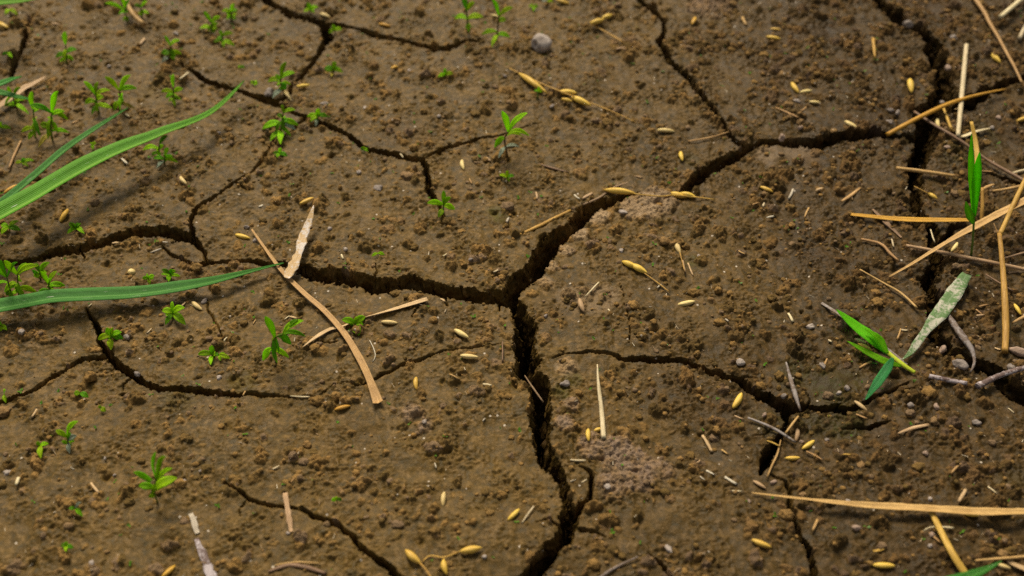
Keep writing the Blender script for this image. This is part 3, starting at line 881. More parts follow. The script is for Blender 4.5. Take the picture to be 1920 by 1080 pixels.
GRAINS = [  # x0,y0,x1,y1,material,look
 (562,382,588,370,'y',"plump golden"), (441,440,469,447,'y',"plump yellow"), (337,330,350,345,'p',"pale yellow"), (113,416,128,393,'o',"orange"),
 (8,363,33,348,'o',"orange"), (240,511,254,510,'k',"short round bare"), (360,565,379,581,'p',"cream"), (852,617,879,634,'p',"fat cream"),
 (863,667,897,669,'p',"straight cream"), (715,604,746,606,'p',"pale flat-topped"), (780,707,781,731,'y',"small amber"), (627,768,657,761,'o',"small tan-orange"),
 (833,923,831,950,'p',"blunt peach-coloured"), (952,976,974,955,'y',"curved amber"), (1103,803,1104,828,'y',"stubby amber"), (1114,809,1128,803,'y',"short tilted amber"),
 (710,45,733,50,'o',"blurred orange"), (600,25,619,33,'p',"blurred pale yellow"), (556,163,581,161,'y',"slim yellow"), (-6,42,16,53,'y',"half cut-off yellow"),
 (866,299,870,318,'p',"slim lemon"), (1232,243,1265,246,'p',"slim cream"), (1276,283,1280,302,'y',"slim yellow"), (1297,47,1304,33,'o',"blurred amber"),
 (1444,54,1464,57,'y',"blurred golden"), (1437,68,1464,73,'y',"long golden"), (1484,155,1498,174,'y',"slim lemon"), (1500,173,1523,170,'p',"cream"),
 (1517,191,1538,193,'p',"small cream"), (1706,149,1709,175,'y',"lemon-yellow"), (1857,98,1876,118,'y',"lemon-yellow"), (1584,226,1609,240,'p',"pale lemon"),
 (1757,222,1761,240,'p',"short pale"), (1425,349,1450,360,'y',"slim yellow"), (1529,358,1544,352,'t',"small tan"), (1374,765,1391,736,'y',"flat peach-yellow"),
 (1504,842,1527,826,'y',"ridged golden"), (1472,859,1501,858,'y',"slender lemon"), (1492,827,1495,802,'t',"freckled tan"), (1602,752,1627,770,'t',"open grey-tan"),
 (1409,1013,1446,1027,'y',"peach-yellow"), (1637,1059,1678,1062,'y',"bright plump yellow"), (1412,901,1437,916,'t',"ragged tan"), (1901,571,1914,592,'y',"bright yellow"),
 (1271,571,1303,565,'p',"frayed cream"), (1268,452,1276,476,'p',"narrow cream"), (304,1084,329,1060,'o',"blurred amber"), (733,130,746,124,'o',"small orange"),
 (921,27,937,32,'p',"blurred cream"), (1042,0,1068,8,'y',"blurred yellow"), (1609,643,1635,658,'y',"striped orange"), (1602,636,1624,644,'t',"dull tan"),
 (1906,227,1928,220,'y',"lemon-yellow"), (1783,472,1795,456,'p',"pale papery"), (96,44,114,46,'t',"blurred tan"), (1808,963,1834,968,'y',"yellow-green"), (1866,1056,1895,1066,'p',"blurred yellow"),
 (1086,561,1095,586,'t',"split brown-striped"),
]
HM = {'y': HUSK, 'p': HUSKP, 'o': HUSKO, 't': HUSKT, 'k': HUSKP}
for (x0, y0, x1, y1, mk, look) in GRAINS:
    ratio, hr = (0.275, 0.24)
    if mk == 't': hr = 0.20
    if mk == 'k': ratio, hr = 0.72, 0.55
    a, b, w, h = grain_on_soil(x0, y0, x1, y1, ratio, hr)
    if mk == 'k': w, h = 0.0033, 0.0026
    V, F, UV = spindle(a, b, w, h, up=Vector((rnd.uniform(-.3, .3), rnd.uniform(-.3, .3), 1)))
    o = mesh_obj("rice_grain", V, F, HM[mk], uv=UV, origin=(a + b) / 2)
    kindkey = "g" + look
    tag(o, f"{look} rice grain {where(kindkey, (x0 + x1) / 2, (y0 + y1) / 2)}", "rice grain", "rice grains scattered on the mud")

# ------------------------------------------------------------------ husk sprigs: a dry stalk with husks still on it
def sprig(label, stalks, husks, mat=YEL, hm=HUSK, w=2.6, lift=0.0006):
    root = empty("husk_sprig", ground(*stalks[0][0], 0.001))
    tag(root, label, "husk sprig", "pieces of dry rice panicle on the mud")
    for s in stalks:
        P = rest_path(s, lift, 0.0005)
        r = w * mpp(P[0]) / 2
        V, F, UV = tube(P, [r * rnd.uniform(0.8, 1.2) for _ in range(4)] + [r * 0.6], 0.8, 7)
        mesh_obj("stalk", V, F, mat, root, UV)
    for (x0, y0, x1, y1) in husks:
        a, b, wd, h = grain_on_soil(x0, y0, x1, y1, 0.33, 0.26, lift)
        V, F, UV = spindle(a, b, wd, h, blunt=0.8, bend=0.06)
        mesh_obj("husk", V, F, hm, root, UV)
    return root

sprig("long dry rice sprig with plump husks and a thin curving tail, in the blurred distance", [[(955,128),(1000,150),(1060,175),(1105,192),(1150,210),(1192,229)]],
      [(972,136,1027,175),(1068,180,1109,199),(1052,185,1073,190),(1045,172,1082,176)])
sprig("dry stem with a husk at each end bridging the diagonal crack", [[(1188,363),(1215,366),(1240,368),(1262,366),(1300,369),(1341,374)]], [(1132,356,1192,364),(1255,362,1288,371),(1275,362,1306,369)])
sprig("curved dry sprig with one twisted husk on the middle of the right plate", [[(1205,510),(1225,524),(1242,537),(1256,548)]], [(1166,489,1196,503),(1182,496,1214,513)], w=2.4)
sprig("yellow sprig of three plump grains on thin forked stalks at the front edge", [[(788,1056),(800,1070),(812,1090)],[(792,1054),(806,1042),(832,1045),(864,1033)],[(832,1046),(833,1052)]],
      [(760,1032,790,1058),(862,1035,904,1027),(831,1049,838,1079)], w=3.4)
sprig("small dry sprig with two husks and a green-tipped stalk, behind the long husk sprig", [[(1108,45),(1140,62),(1170,80)],[(1108,45),(1130,38)]], [(1106,45,1133,38),(1128,36,1149,27)], w=3)
sprig("thin stalk with a lemon husk beside the black right-hand crack", [[(1714,349),(1728,356),(1744,364)]], [(1740,361,1758,374)], w=2)
sprig("narrow husk on a straight thread-like stalk in the middle of the right plate", [[(1275,474),(1279,490),(1284,510)]], [], w=2)

# ------------------------------------------------------------------ straw, stalks and dry leaves
def straw(name, cat, label, px, W, mat, kind='tube', lift=0.0, flat=0.75, group=None, fold=0.15, ragged=0.0, twist=0.0, wave=0.0, rough=0.0):
    w0 = max(W) if isinstance(W, list) else W
    r = w0 * 0.5 * 0.00026
    P = rest_path(px, lift, r * (flat if kind == 'tube' else 0.4))
    n = len(P)
    Wl = W if isinstance(W, list) else [W, W]
    if kind == 'tube':
        Rr = [max(0.00008, interp(Wl, i / (n - 1)) * mpp(P[i]) / 2) for i in range(n)]
        V, F, UV = tube(P, Rr, flat, 9 if w0 > 5 else 6, rough)
    else:
        Ww = [max(0.00012, interp(Wl, i / (n - 1)) * mpp(P[i]) / max(flat_w(P, i), 0.72)) for i in range(n)]
        V, F, UV = ribbon(P, Ww, fold=fold, ragged=ragged, twist=twist, wave=wave)
    o = mesh_obj(name, V, F, mat, uv=UV, origin=P[n // 2])
    tag(o, label, cat, group)
    return o

SG = "loose straw pieces on the mud"
straw("straw", "straw", "long bent tan straw tapering to a thin tip, lying under the torn pale leaf", [(472,430),(500,470),(530,510),(570,550),(610,585),(645,625),(670,665),(690,705),(709,756)], [3,5,7,8,9,10,11,13,13,19], TAN, 'ribbon', 0.0012, fold=0.45, group=SG)
straw("torn_leaf", "dry leaf", "torn pale leaf scrap with ragged edges standing across the long bent straw", [(588,385),(580,415),(570,438),(565,460),(560,476),(552,495),(538,521)], [1,6,10,11,16,15,20,18,21,16,12,20,18,22,20,21,14], TORN, 'ribbon', [0.007,0.005,0.004,0.0035,0.003], fold=0.10, ragged=0.22, wave=0.04)
straw("dry_leaf", "dry leaf", "thin tan dry leaf passing beneath the long bent straw and a small seedling", [(567,651),(590,634),(618,618),(640,613),(680,597),(740,580),(802,561)], [1,9,6,7,8,9,8], PINK, 'ribbon', 0.0004, fold=0.3, twist=[0.1,0.3,0.9,0.4,0.1])
straw("straw", "straw", "pale pointed stalk standing alone in front of the branch crack", [(1120,683),(1122,720),(1128,770),(1132,823)], [2,7,9,10], PALE, 'tube', [0.003,0.0015,0.0005], 0.6, SG)
straw("straw", "straw", "yellow-brown stick half buried beside the diagonal crack", [(974,440),(1010,424),(1042,408),(1070,394)], [5,7,7,5], YEL, 'tube', -0.0006, 0.8, SG)
straw("straw", "straw", "dull brown stick end buried just behind the two-husk stem", [(1092,384),(1125,370),(1150,352),(1195,338)], [4,5,5,3], BROWN, 'tube', -0.0009, 0.8, SG)
straw("straw", "straw", "thin tan straw leaning beside the far left seedlings", [(16,317),(27,290),(39,264)], [4,5,4], TAN, 'tube', 0.0005, 0.8, SG)
straw("dry_leaf", "dry leaf", "pale pointed dry leaf crossing the dark blade tips at the left edge", [(-20,212),(20,185),(45,166),(58,160),(88,142)], [8,12,15,10,2], PINK, 'ribbon', 0.002, fold=0.3)
straw("straw", "straw", "stout tan stem piece leaning against the leafy clump at the far left", [(233,-2),(246,22),(258,36),(271,46)], [9,9,9,8], TAN, 'tube', [0.006,0.003,0.001], 0.9, SG)
straw("straw", "straw", "thin reddish straw lying across the gap of the widest crack", [(984,704),(1000,728),(1019,754)], [2,3.5,3], BROWN, 'tube', 0.0005, 0.9, SG)
straw("rotten_stalk", "stalk", "white rotten stalk half sunk in the mud at the front left", [(357,963),(365,985),(370,1000)], [8,12,9], WHITE, 'ribbon', 0.0, fold=0.2, ragged=0.35)
straw("rotten_stalk", "stalk", "longer white and brown rotten stalk running off the front edge", [(368,1010),(378,1035),(388,1060),(402,1100)], [10,17,19,20], ROT, 'ribbon', 0.0, fold=0.2, ragged=0.35)
straw("rotten_stalk", "stalk", "pinkish rotten stalk piece lying across the thin front crack", [(534,924),(540,960),(546,997)], [9,12,8], PINK, 'ribbon', 0.0, fold=0.2, ragged=0.3)
straw("twig", "twig", "blurred brown twig lying along the front edge left of the three-grain sprig", [(503,1072),(540,1060),(575,1064),(612,1076)], [6,8,9,6], BROWN, 'tube', 0.0, 0.7, rough=0.12)
straw("twig", "twig", "thin pale twig just behind the blurred brown twig at the front edge", [(515,1060),(555,1054),(600,1056)], [3,4,3], TAN, 'tube', 0.0005, 0.8)
straw("twig", "twig", "grey thin twig at the front edge right of the widest crack", [(1118,1088),(1150,1066),(1196,1044)], [5,6,3], GREYT, 'tube', 0.0005, 0.8, rough=0.1)
# tangle on the right
straw("straw", "straw", "pale stiff straw pointing away, crossed by the golden arched straw", [(1812,84),(1806,150),(1800,215),(1796,257)], [8,9,9,8], PALE, 'tube', 0.0015, 0.8, SG)
straw("straw", "straw", "golden arched straw lying over the pale stiff straw", [(1662,253),(1720,222),(1770,198),(1810,184),(1850,174),(1886,167)], [9,9,9,8,6,3], GOLD, 'tube', [0.0005,0.004,0.0055,0.0055,0.004,0.002], 0.8, SG)
straw("straw", "straw", "short golden straw hanging into the black crack below the arched straw", [(1769,202),(1777,224),(1785,245)], [4,6,5], YEL, 'tube', 0.0, 0.8, SG)
straw("twig", "twig", "long brown twig running from the black crack to the right edge", [(1714,209),(1750,233),(1800,263),(1850,299),(1890,322),(1945,352)], [5,6,6,6,7,7], BROWN, 'tube', [0.0005,0.001,0.002,0.0015], 0.9)
straw("dry_leaf", "dry leaf", "yellow narrow leaf leaning on the upright green shoot", [(1821,228),(1828,262),(1832,295),(1830,335)], [6,9,9,3], YEL, 'ribbon', [0.016,0.012,0.009,0.007], fold=0.3)
straw("straw", "straw", "short orange straw bridging the black crack", [(1680,315),(1735,322),(1791,330)], [7,8,6], TAN, 'tube', 0.0008, 0.9, SG)
straw("dry_leaf", "dry leaf", "pale folded husk leaf at the foot of the pale stiff straw", [(1786,259),(1808,257),(1830,248),(1857,241)], [5,9,7,3], PALE, 'ribbon', 0.0008, fold=0.5, twist=0.5)
straw("dry_leaf", "dry leaf", "flat golden straw-like leaf reaching to the upright green shoot", [(1594,402),(1630,406),(1680,411),(1730,413),(1816,413)], [5,7,9,8,6], GOLD, 'ribbon', [0.0003,0.001,0.0015,0.0015], fold=0.3)
straw("dry_leaf", "dry leaf", "long tan dry leaf widening towards the right edge, over the pale long straw", [(1667,519),(1710,495),(1760,465),(1800,442),(1850,415),(1890,395),(1945,368)], [2,5,8,11,13,14,14], TAN, 'ribbon', [0.001,0.003,0.006,0.009,0.012,0.015], fold=0.5, twist=[0.0,0.3,0.5,0.1,0.35,0.2], wave=0.02, ragged=0.04)
straw("straw", "straw", "long pale straw lying crosswise under the widening tan leaf", [(1699,460),(1760,472),(1820,484),(1870,494),(1945,510)], [6,8,8,8,8], PINK, 'tube', 0.0012, 0.8, SG)
fk = empty("forked_straw", ground(1884, 660, 0.001))
tag(fk, "upright yellow straw forking near its top at the right edge", "straw")
P = rest_path([(1874,438),(1880,500),(1884,560),(1886,620),(1884,661)], [0.011,0.008,0.005,0.0025,0.0006], 0.0012)
V, F, UV = tube(P, [8.5 * mpp(P[0]) / 2, 10 * mpp(P[0]) / 2, 12 * mpp(P[0]) / 2, 13 * mpp(P[0]) / 2, 11 * mpp(P[0]) / 2], 0.8, 10); mesh_obj("stalk", V, F, YEL, fk, UV)
P2 = rest_path([(1874,441),(1885,418),(1900,384),(1932,316)], [0.011,0.013,0.015,0.018], 0.0012)
V, F, UV = tube(P2, [9 * mpp(P2[0]) / 2, 9 * mpp(P2[0]) / 2, 8 * mpp(P2[0]) / 2], 0.8, 10); mesh_obj("side_stalk", V, F, YEL, fk, UV)
P3 = rest_path([(1871,441),(1867,428),(1863,418)], [0.011,0.0125,0.014], 0.0005)
V, F, UV = tube(P3, [5 * mpp(P3[0]) / 2, 0.0001], 0.8, 6); mesh_obj("spur", V, F, TAN, fk, UV)
straw("straw", "straw", "yellow upright straw just behind the upright green shoot", [(1842,352),(1842,385),(1841,415),(1846,430)], [6,7,7,5], YEL, 'tube', [0.012,0.008,0.004,0.001], 0.8, SG)
straw("straw", "straw", "small tan straw end tilted beside the upright green shoot's top", [(1841,356),(1852,350),(1864,346)], [6,7,5], TAN, 'tube', 0.009, 0.7, SG)
straw("straw", "straw", "kinked tan straw in front of the flat golden leaf", [(1614,448),(1645,455),(1658,462),(1668,474),(1686,490)], [5,6,6,6,4], TAN, 'tube', 0.0008, 0.8, SG)
straw("straw", "straw", "thin straight brown straw slanting towards the whitened leaf", [(1612,505),(1650,527),(1690,550),(1720,578)], [3,4,5,5], TAN, 'tube', 0.0006, 0.8, SG)
straw("dry_leaf", "dry leaf", "dark reddish decayed leaf strip under the flat golden leaf", [(1636,392),(1662,418),(1690,445)], [4,9,3], BROWN, 'ribbon', 0.0002, fold=0.2, ragged=0.2)
straw("whitened_leaf", "leaf", "broad whitened green leaf bridging the black crack", [(1813,514),(1790,548),(1765,585),(1740,615),(1722,640),(1708,660),(1692,674)], [17,27,28,25,14,14,2], WHITENED, 'ribbon', [0.002,0.003,0.0035,0.003,0.002,0.001], fold=0.12, ragged=0.08, wave=0.03)
straw("twig", "twig", "grey mouldy twig bending down from under the whitened leaf", [(1774,584),(1790,610),(1808,635),(1823,658),(1827,680),(1819,698)], [7,13,14,12,6,3], GREYT, 'tube', 0.0015, 0.7, rough=0.14)
straw("twig", "twig", "black and white mouldy stick at the foot of the fallen green shoot", [(1742,705),(1780,713),(1813,719)], [9,10,9], ROT, 'tube', 0.0006, 0.8, rough=0.1)
straw("twig", "twig", "mouldy stick turning orange towards the right edge", [(1832,724),(1870,706),(1905,694),(1945,684)], [13,11,10,9], ROT, 'tube', 0.0015, 0.8, rough=0.14)
straw("twig", "twig", "short grey-brown twig standing in the mossy hollow", [(1474,679),(1482,710),(1491,740),(1501,771)], [3,8,9,3], GREYT, 'tube', [0.003,0.002,0.001,0.0], 0.8, rough=0.12)
straw("twig", "twig", "grey slender twig crossing the crack below the mossy hollow", [(1402,783),(1450,803),(1492,829)], [4,6,4], GREYT, 'tube', 0.0004, 0.9, rough=0.1)
straw("dry_leaf", "dry leaf", "purple-grey dead leaf lying beneath the fallen green shoot", [(1540,568),(1578,592),(1620,625),(1662,655),(1700,684)], [5,7,6,10,6], GREYT, 'ribbon', 0.0003, fold=0.2, ragged=0.2)
straw("straw", "straw", "thin curved tan straw over the short dark crack", [(1464,825),(1458,850),(1448,872),(1438,895)], [2,4,4,3], TAN, 'tube', 0.0008, 0.9, SG)
straw("straw", "straw", "short tan splinter leaning towards the grey slender twig", [(1497,780),(1485,796),(1472,813)], [4,5,3], TAN, 'tube', 0.0012, 0.6, SG)
straw("straw", "straw", "flat tan splinter lying alone in front of the mossy hollow", [(1683,813),(1710,803),(1742,796)], [3,8,6], PINK, 'tube', 0.0002, 0.5, SG)
straw("large_dry_leaf", "dry leaf", "large tan dry leaf lying crosswise at the front right", [(1410,924),(1500,935),(1600,946),(1700,953),(1780,958),(1850,961),(1950,960)], [2,6,10,15,17,15,12], TAN, 'ribbon', [0.0008,0.002,0.0025,0.0025,0.002,0.0015], fold=0.4, twist=[0.1,0.4,0.0,0.35,0.1,0.3], wave=0.03, ragged=0.05)
straw("straw", "straw", "slanting yellow straw tucked under the large tan leaf", [(1744,955),(1770,1008),(1790,1045),(1818,1088)], [12,13,15,16], YEL, 'tube', 0.001, 0.6, SG)
straw("straw", "straw", "thin tan straw lying crosswise in the front right corner", [(1828,1051),(1880,1047),(1945,1042)], [4,6,6], TAN, 'tube', 0.001, 0.8, SG)
straw("dry_leaf", "dry leaf", "blurred beige leaf end under the thin straw in the front right corner", [(1888,1052),(1910,1062),(1945,1076)], [5,9,10], PINK, 'ribbon', 0.0003)
straw("straw", "straw", "curled pale rootlet beside the slanting yellow straw", [(1731,996),(1742,989),(1762,988),(1788,990)], [2,3,4,5], PALE, 'tube', 0.0005, 0.8, SG)
straw("straw", "straw", "pale bent splinter left of the slanting yellow straw", [(1742,998),(1755,1010),(1766,1019)], [4,5,5], TAN, 'tube', 0.0003, 0.7, SG)
straw("straw", "straw", "thick pale straw end reaching in at the far right corner", [(1874,33),(1898,13),(1925,-10)], [8,9,9], PALE, 'tube', 0.002, 0.8, SG)
straw("straw", "straw", "pale straw stub at the far right edge", [(1911,74),(1918,58),(1930,38)], [8,7,7], PALE, 'tube', 0.001, 0.8, SG)
straw("straw", "straw", "long tan jointed straw curving down the far right corner", [(1824,-8),(1845,22),(1855,42),(1872,70),(1888,100),(1902,125),(1917,157)], [8,8,7,6,6,5,4], TAN, 'tube', 0.0012, 0.8, SG)
straw("straw", "straw", "short upright yellow straw bit left of the upper wide crack", [(1637,72),(1639,92),(1641,110)], [6,6,4], YEL, 'tube', 0.0012, 0.8, SG)
straw("straw", "straw", "yellow curved straw bit at the right edge below the long brown twig", [(1860,358),(1890,354),(1932,344)], [5,6,5], TAN, 'tube', 0.001, 0.8, SG)
straw("straw", "straw", "thin brown straw at the right edge crossing the forked straw", [(1880,485),(1905,478),(1940,468)], [4,5,5], BROWN, 'tube', 0.0015, 0.8, SG)
straw("straw", "straw", "tan straw end curving at the right edge beside the bright yellow grain", [(1898,606),(1912,598),(1935,588)], [4,7,6], TAN, 'tube', 0.001, 0.8, SG)
straw("straw", "straw", "brown straw passing behind the forked upright straw", [(1848,514),(1870,528),(1900,546)], [3,4,4], BROWN, 'tube', 0.0008, 0.8, SG)
straw("straw", "straw", "thin grass-like straw beside the thin crack behind, leading to the right plate", [(1290,265),(1330,258),(1367,247)], [3,3.5,2], TAN, 'tube', 0.0004, 0.8, SG)
straw("straw", "straw", "brown buried straw well behind the diagonal crack", [(1010,307),(1035,315),(1066,323)], [3,5,3], BROWN, 'tube', -0.0002, 0.8, SG)
straw("rootlet", "rootlet", "white thread-like rootlet beside the thin middle crack", [(693,638),(700,652),(704,668),(698,679)], [1.6,2.2,2.4,1.4], WHITE, 'tube', 0.0004, 0.9)
straw("straw", "straw", "straight thin straw leading to the split brown-striped grain", [(1096,557),(1108,545),(1123,529)], [2,4,3], PALE, 'tube', 0.0006, 0.8, SG)

CHIPS = [(1478,373,1487,354,5,'w'),(1577,378,1613,352,8,'t'),(1508,409,1517,389,4,'t'),(1437,408,1451,405,5,'w'),(1430,388,1433,380,5,'p'),(1410,384,1424,380,3,'t'),
 (1280,488,1285,511,4,'k'),(1290,493,1300,518,4,'k'),(1478,587,1487,604,6,'p'),(1682,637,1689,616,4,'t'),(1690,618,1702,619,4,'p'),(1317,816,1335,848,7,'k'),(1353,843,1365,852,4,'t'),
 (1324,882,1340,890,5,'w'),(1359,894,1382,908,6,'w'),(1370,920,1391,921,4,'p'),(1783,888,1801,869,5,'t'),(1797,942,1811,918,8,'k'),(1523,996,1533,974,6,'t'),(1637,1034,1660,1028,6,'y'),
 (978,981,1001,949,4,'p'),(1069,862,1099,863,5,'p'),(544,742,581,744,4,'p'),(59,783,69,767,5,'k'),(282,474,303,466,4,'w'),(541,593,558,597,5,'k'),(533,599,543,592,2.5,'p'),(474,608,479,599,2.5,'t'),
 (942,640,942,678,3,'b'),(1005,360,1007,374,5,'k'),(1077,365,1088,373,4,'w'),(1091,373,1111,362,7,'k'),(950,417,954,408,5,'w'),(843,701,861,711,3,'t'),(228,297,240,308,5,'w'),(336,149,353,136,5,'p'),
 (1454,201,1499,221,4,'t'),(1155,92,1172,88,4,'k'),(262,84,271,72,6,'k'),(134,232,147,226,4,'t'),(235,213,243,219,4,'p'),(210,456,223,455,5,'k'),(305,453,315,454,3,'w'),(485,387,493,384,5,'w'),
 (905,720,923,723,5,'p'),(826,560,835,566,5,'k'),(1360,598,1366,603,4,'w'),(1553,637,1560,641,5,'p'),(1611,690,1634,678,5,'t'),(1545,686,1551,672,4,'t'),(1830,580,1842,590,4,'t'),(1835,575,1853,571,4,'t'),
 (1830,592,1846,590,5,'k'),(1865,652,1877,656,5,'k'),(1890,512,1910,510,5,'k'),(1745,430,1753,455,3,'p'),(1672,448,1676,464,4,'p'),(1438,826,1463,837,4,'y'),(1512,846,1543,863,4,'t'),(1377,779,1395,786,4,'k'),
 (1605,776,1627,785,4,'t'),(1730,739,1741,733,4,'k'),(1890,765,1902,775,3,'p'),(1852,912,1870,926,4,'p'),(1580,852,1596,853,4,'y'),(1312,893,1322,900,3,'w'),(1305,868,1313,862,3,'k'),(1090,905,1100,899,3,'p'),
 (830,480,838,476,3,'p'),(925,510,934,506,4,'p'),(640,477,644,486,4,'p'),(905,790,910,784,3,'w'),(815,868,818,878,3,'w'),(455,742,460,733,3,'t'),(420,640,426,632,3,'p'),(275,625,284,616,3,'p'),(338,575,348,566,4,'k'),
 (165,575,172,570,3,'p'),(510,880,524,873,4,'p'),(545,905,551,896,3,'t'),(170,905,186,925,6,'k'),(35,895,30,910,8,'p'),(1190,330,1205,333,3,'k'),(1232,540,1240,533,3,'w'),(1140,580,1144,585,4,'p'),(1385,470,1398,476,3,'t'),
 (1830,320,1862,322,4,'t'),(1898,325,1925,318,6,'p'),(1500,208,1512,200,3,'t'),(1392,32,1400,48,5,'t'),(1790,205,1806,200,3,'k'),(880,335,885,345,3,'t'),(913,295,920,302,4,'k'),(750,288,756,296,3,'p')]
NAMEC = {'w': "white", 't': "tan", 'p': "cream", 'k': "pinkish", 'b': "brown", 'y': "yellow"}
for (x0, y0, x1, y1, w, mk) in CHIPS:
    L = math.hypot(x1 - x0, y1 - y0)
    size = "tiny" if L < 14 else ("short" if L < 26 else "slender")
    P = rest_path([(x0, y0), ((x0 + x1) / 2 + rnd.uniform(-1, 1), (y0 + y1) / 2 + rnd.uniform(-1, 1)), (x1, y1)], 0.0002, 0.0004, step=5)
    r = w * 0.5 * mpp(P[0])
    V, F, UV = tube(P, [r * rnd.uniform(.6, 1), r, r * rnd.uniform(.55, .95)], rnd.uniform(0.4, 0.75), 6, 0.06)
    o = mesh_obj("straw_chip", V, F, MATS[mk], uv=UV, origin=P[len(P) // 2])
    tag(o, f"{size} {NAMEC[mk]} straw chip {where('c' + size + mk, (x0 + x1) / 2, (y0 + y1) / 2)}", "straw chip", "straw chips scattered on the mud")

# ------------------------------------------------------------------ green blades reaching in from the sides
def blade(label, px, W, mat, lift, fold=0.35, twist=0.0, name="grass_leaf", marks=True):
    P = rest_path(px, lift, 0.0003, step=9)
    n = len(P)
    Ww = [max(0.0002, interp(W, i / (n - 1)) * mpp(P[i]) / max(flat_w(P, i), 0.75)) for i in range(n)]
    V, F, UV = ribbon(P, Ww, fold=fold, thick=0.0003, twist=twist)
    o = mesh_obj(name, V, F, mat, uv=UV, origin=P[n // 2])
    tag(o, label, "grass leaf", "green rice blades reaching in")
    return o
blade("broad green blade arching up to the right from the left edge", [(-120,470),(-50,436),(0,408),(60,375),(100,351),(150,322),(200,296),(240,278),(280,262),(310,249),(340,238),(368,227),(393,214),(415,197),(436,176),(458,151)],
      [44,42,40,39,38,37,36,34,31,28,22,18,14,12,8,2], BLADE, [0.015,0.016,0.016,0.015,0.013,0.011,0.009], 0.65)
blade("thin green blade just behind the broad arching one", [(-60,425),(0,383),(60,335),(120,283),(180,241),(240,202)], [15,16,16,15,11,2], BLADE2, [0.013,0.013,0.012,0.010,0.008], 0.5)
blade("long low blue-green blade ending at the torn pale leaf", [(-80,592),(0,578),(60,567),(100,560),(150,557),(200,555),(240,553),(280,549),(340,540),(400,528),(460,512),(505,500),(532,493)],
      [29,28,27,26,25,25,24,22,22,17,12,6,2], BLADE2, [0.006,0.006,0.005,0.0045,0.004,0.003], 0.45)
blade("blurred wide green blade in the far left corner", [(-90,16),(-40,10),(0,5),(40,2),(75,-4)], [24,24,22,15,3], BLADE, 0.024, 0.3)
blade("short dark blade tip at the left edge above the pale dry leaf", [(-60,175),(-20,164),(0,158),(20,150),(41,143)], [17,16,15,11,2], BLADE2, 0.018, 0.3)
blade("dark shadowed blade tip pointing right at the left edge", [(-60,168),(-20,171),(0,174),(30,181),(60,187)], [15,15,12,8,2], BLADE2, 0.012, 0.3)
blade("blurred dark green blade tip at the front right edge", [(1690,1132),(1760,1104),(1815,1082),(1850,1067),(1878,1052)], [30,30,26,15,2], BLADE2, 0.016, 0.3)

# ------------------------------------------------------------------ seedlings
CAMUP = Vector((0, -0.55, 0.83))
def leaf_geo(a, tip, w, droop=0.14):
    L = (tip - a).length
    m1 = a.lerp(tip, 0.35) + Vector((rnd.uniform(-.04, .04) * L, 0, droop * L))
    m2 = a.lerp(tip, 0.72) + Vector((0, 0, droop * 0.8 * L))
    P = catmull([a, m1, m2, tip], 4)
    face = (CAMUP + Vector((rnd.uniform(-.35, .35), rnd.uniform(-.25, .25), rnd.uniform(-.1, .3)))).normalized()
    W = [w * k for k in (0.22, 0.58, 0.90, 1.0, 0.80, 0.44, 0.05)]
    return ribbon(P, W, facing=face, fold=0.32, thick=0.00018)

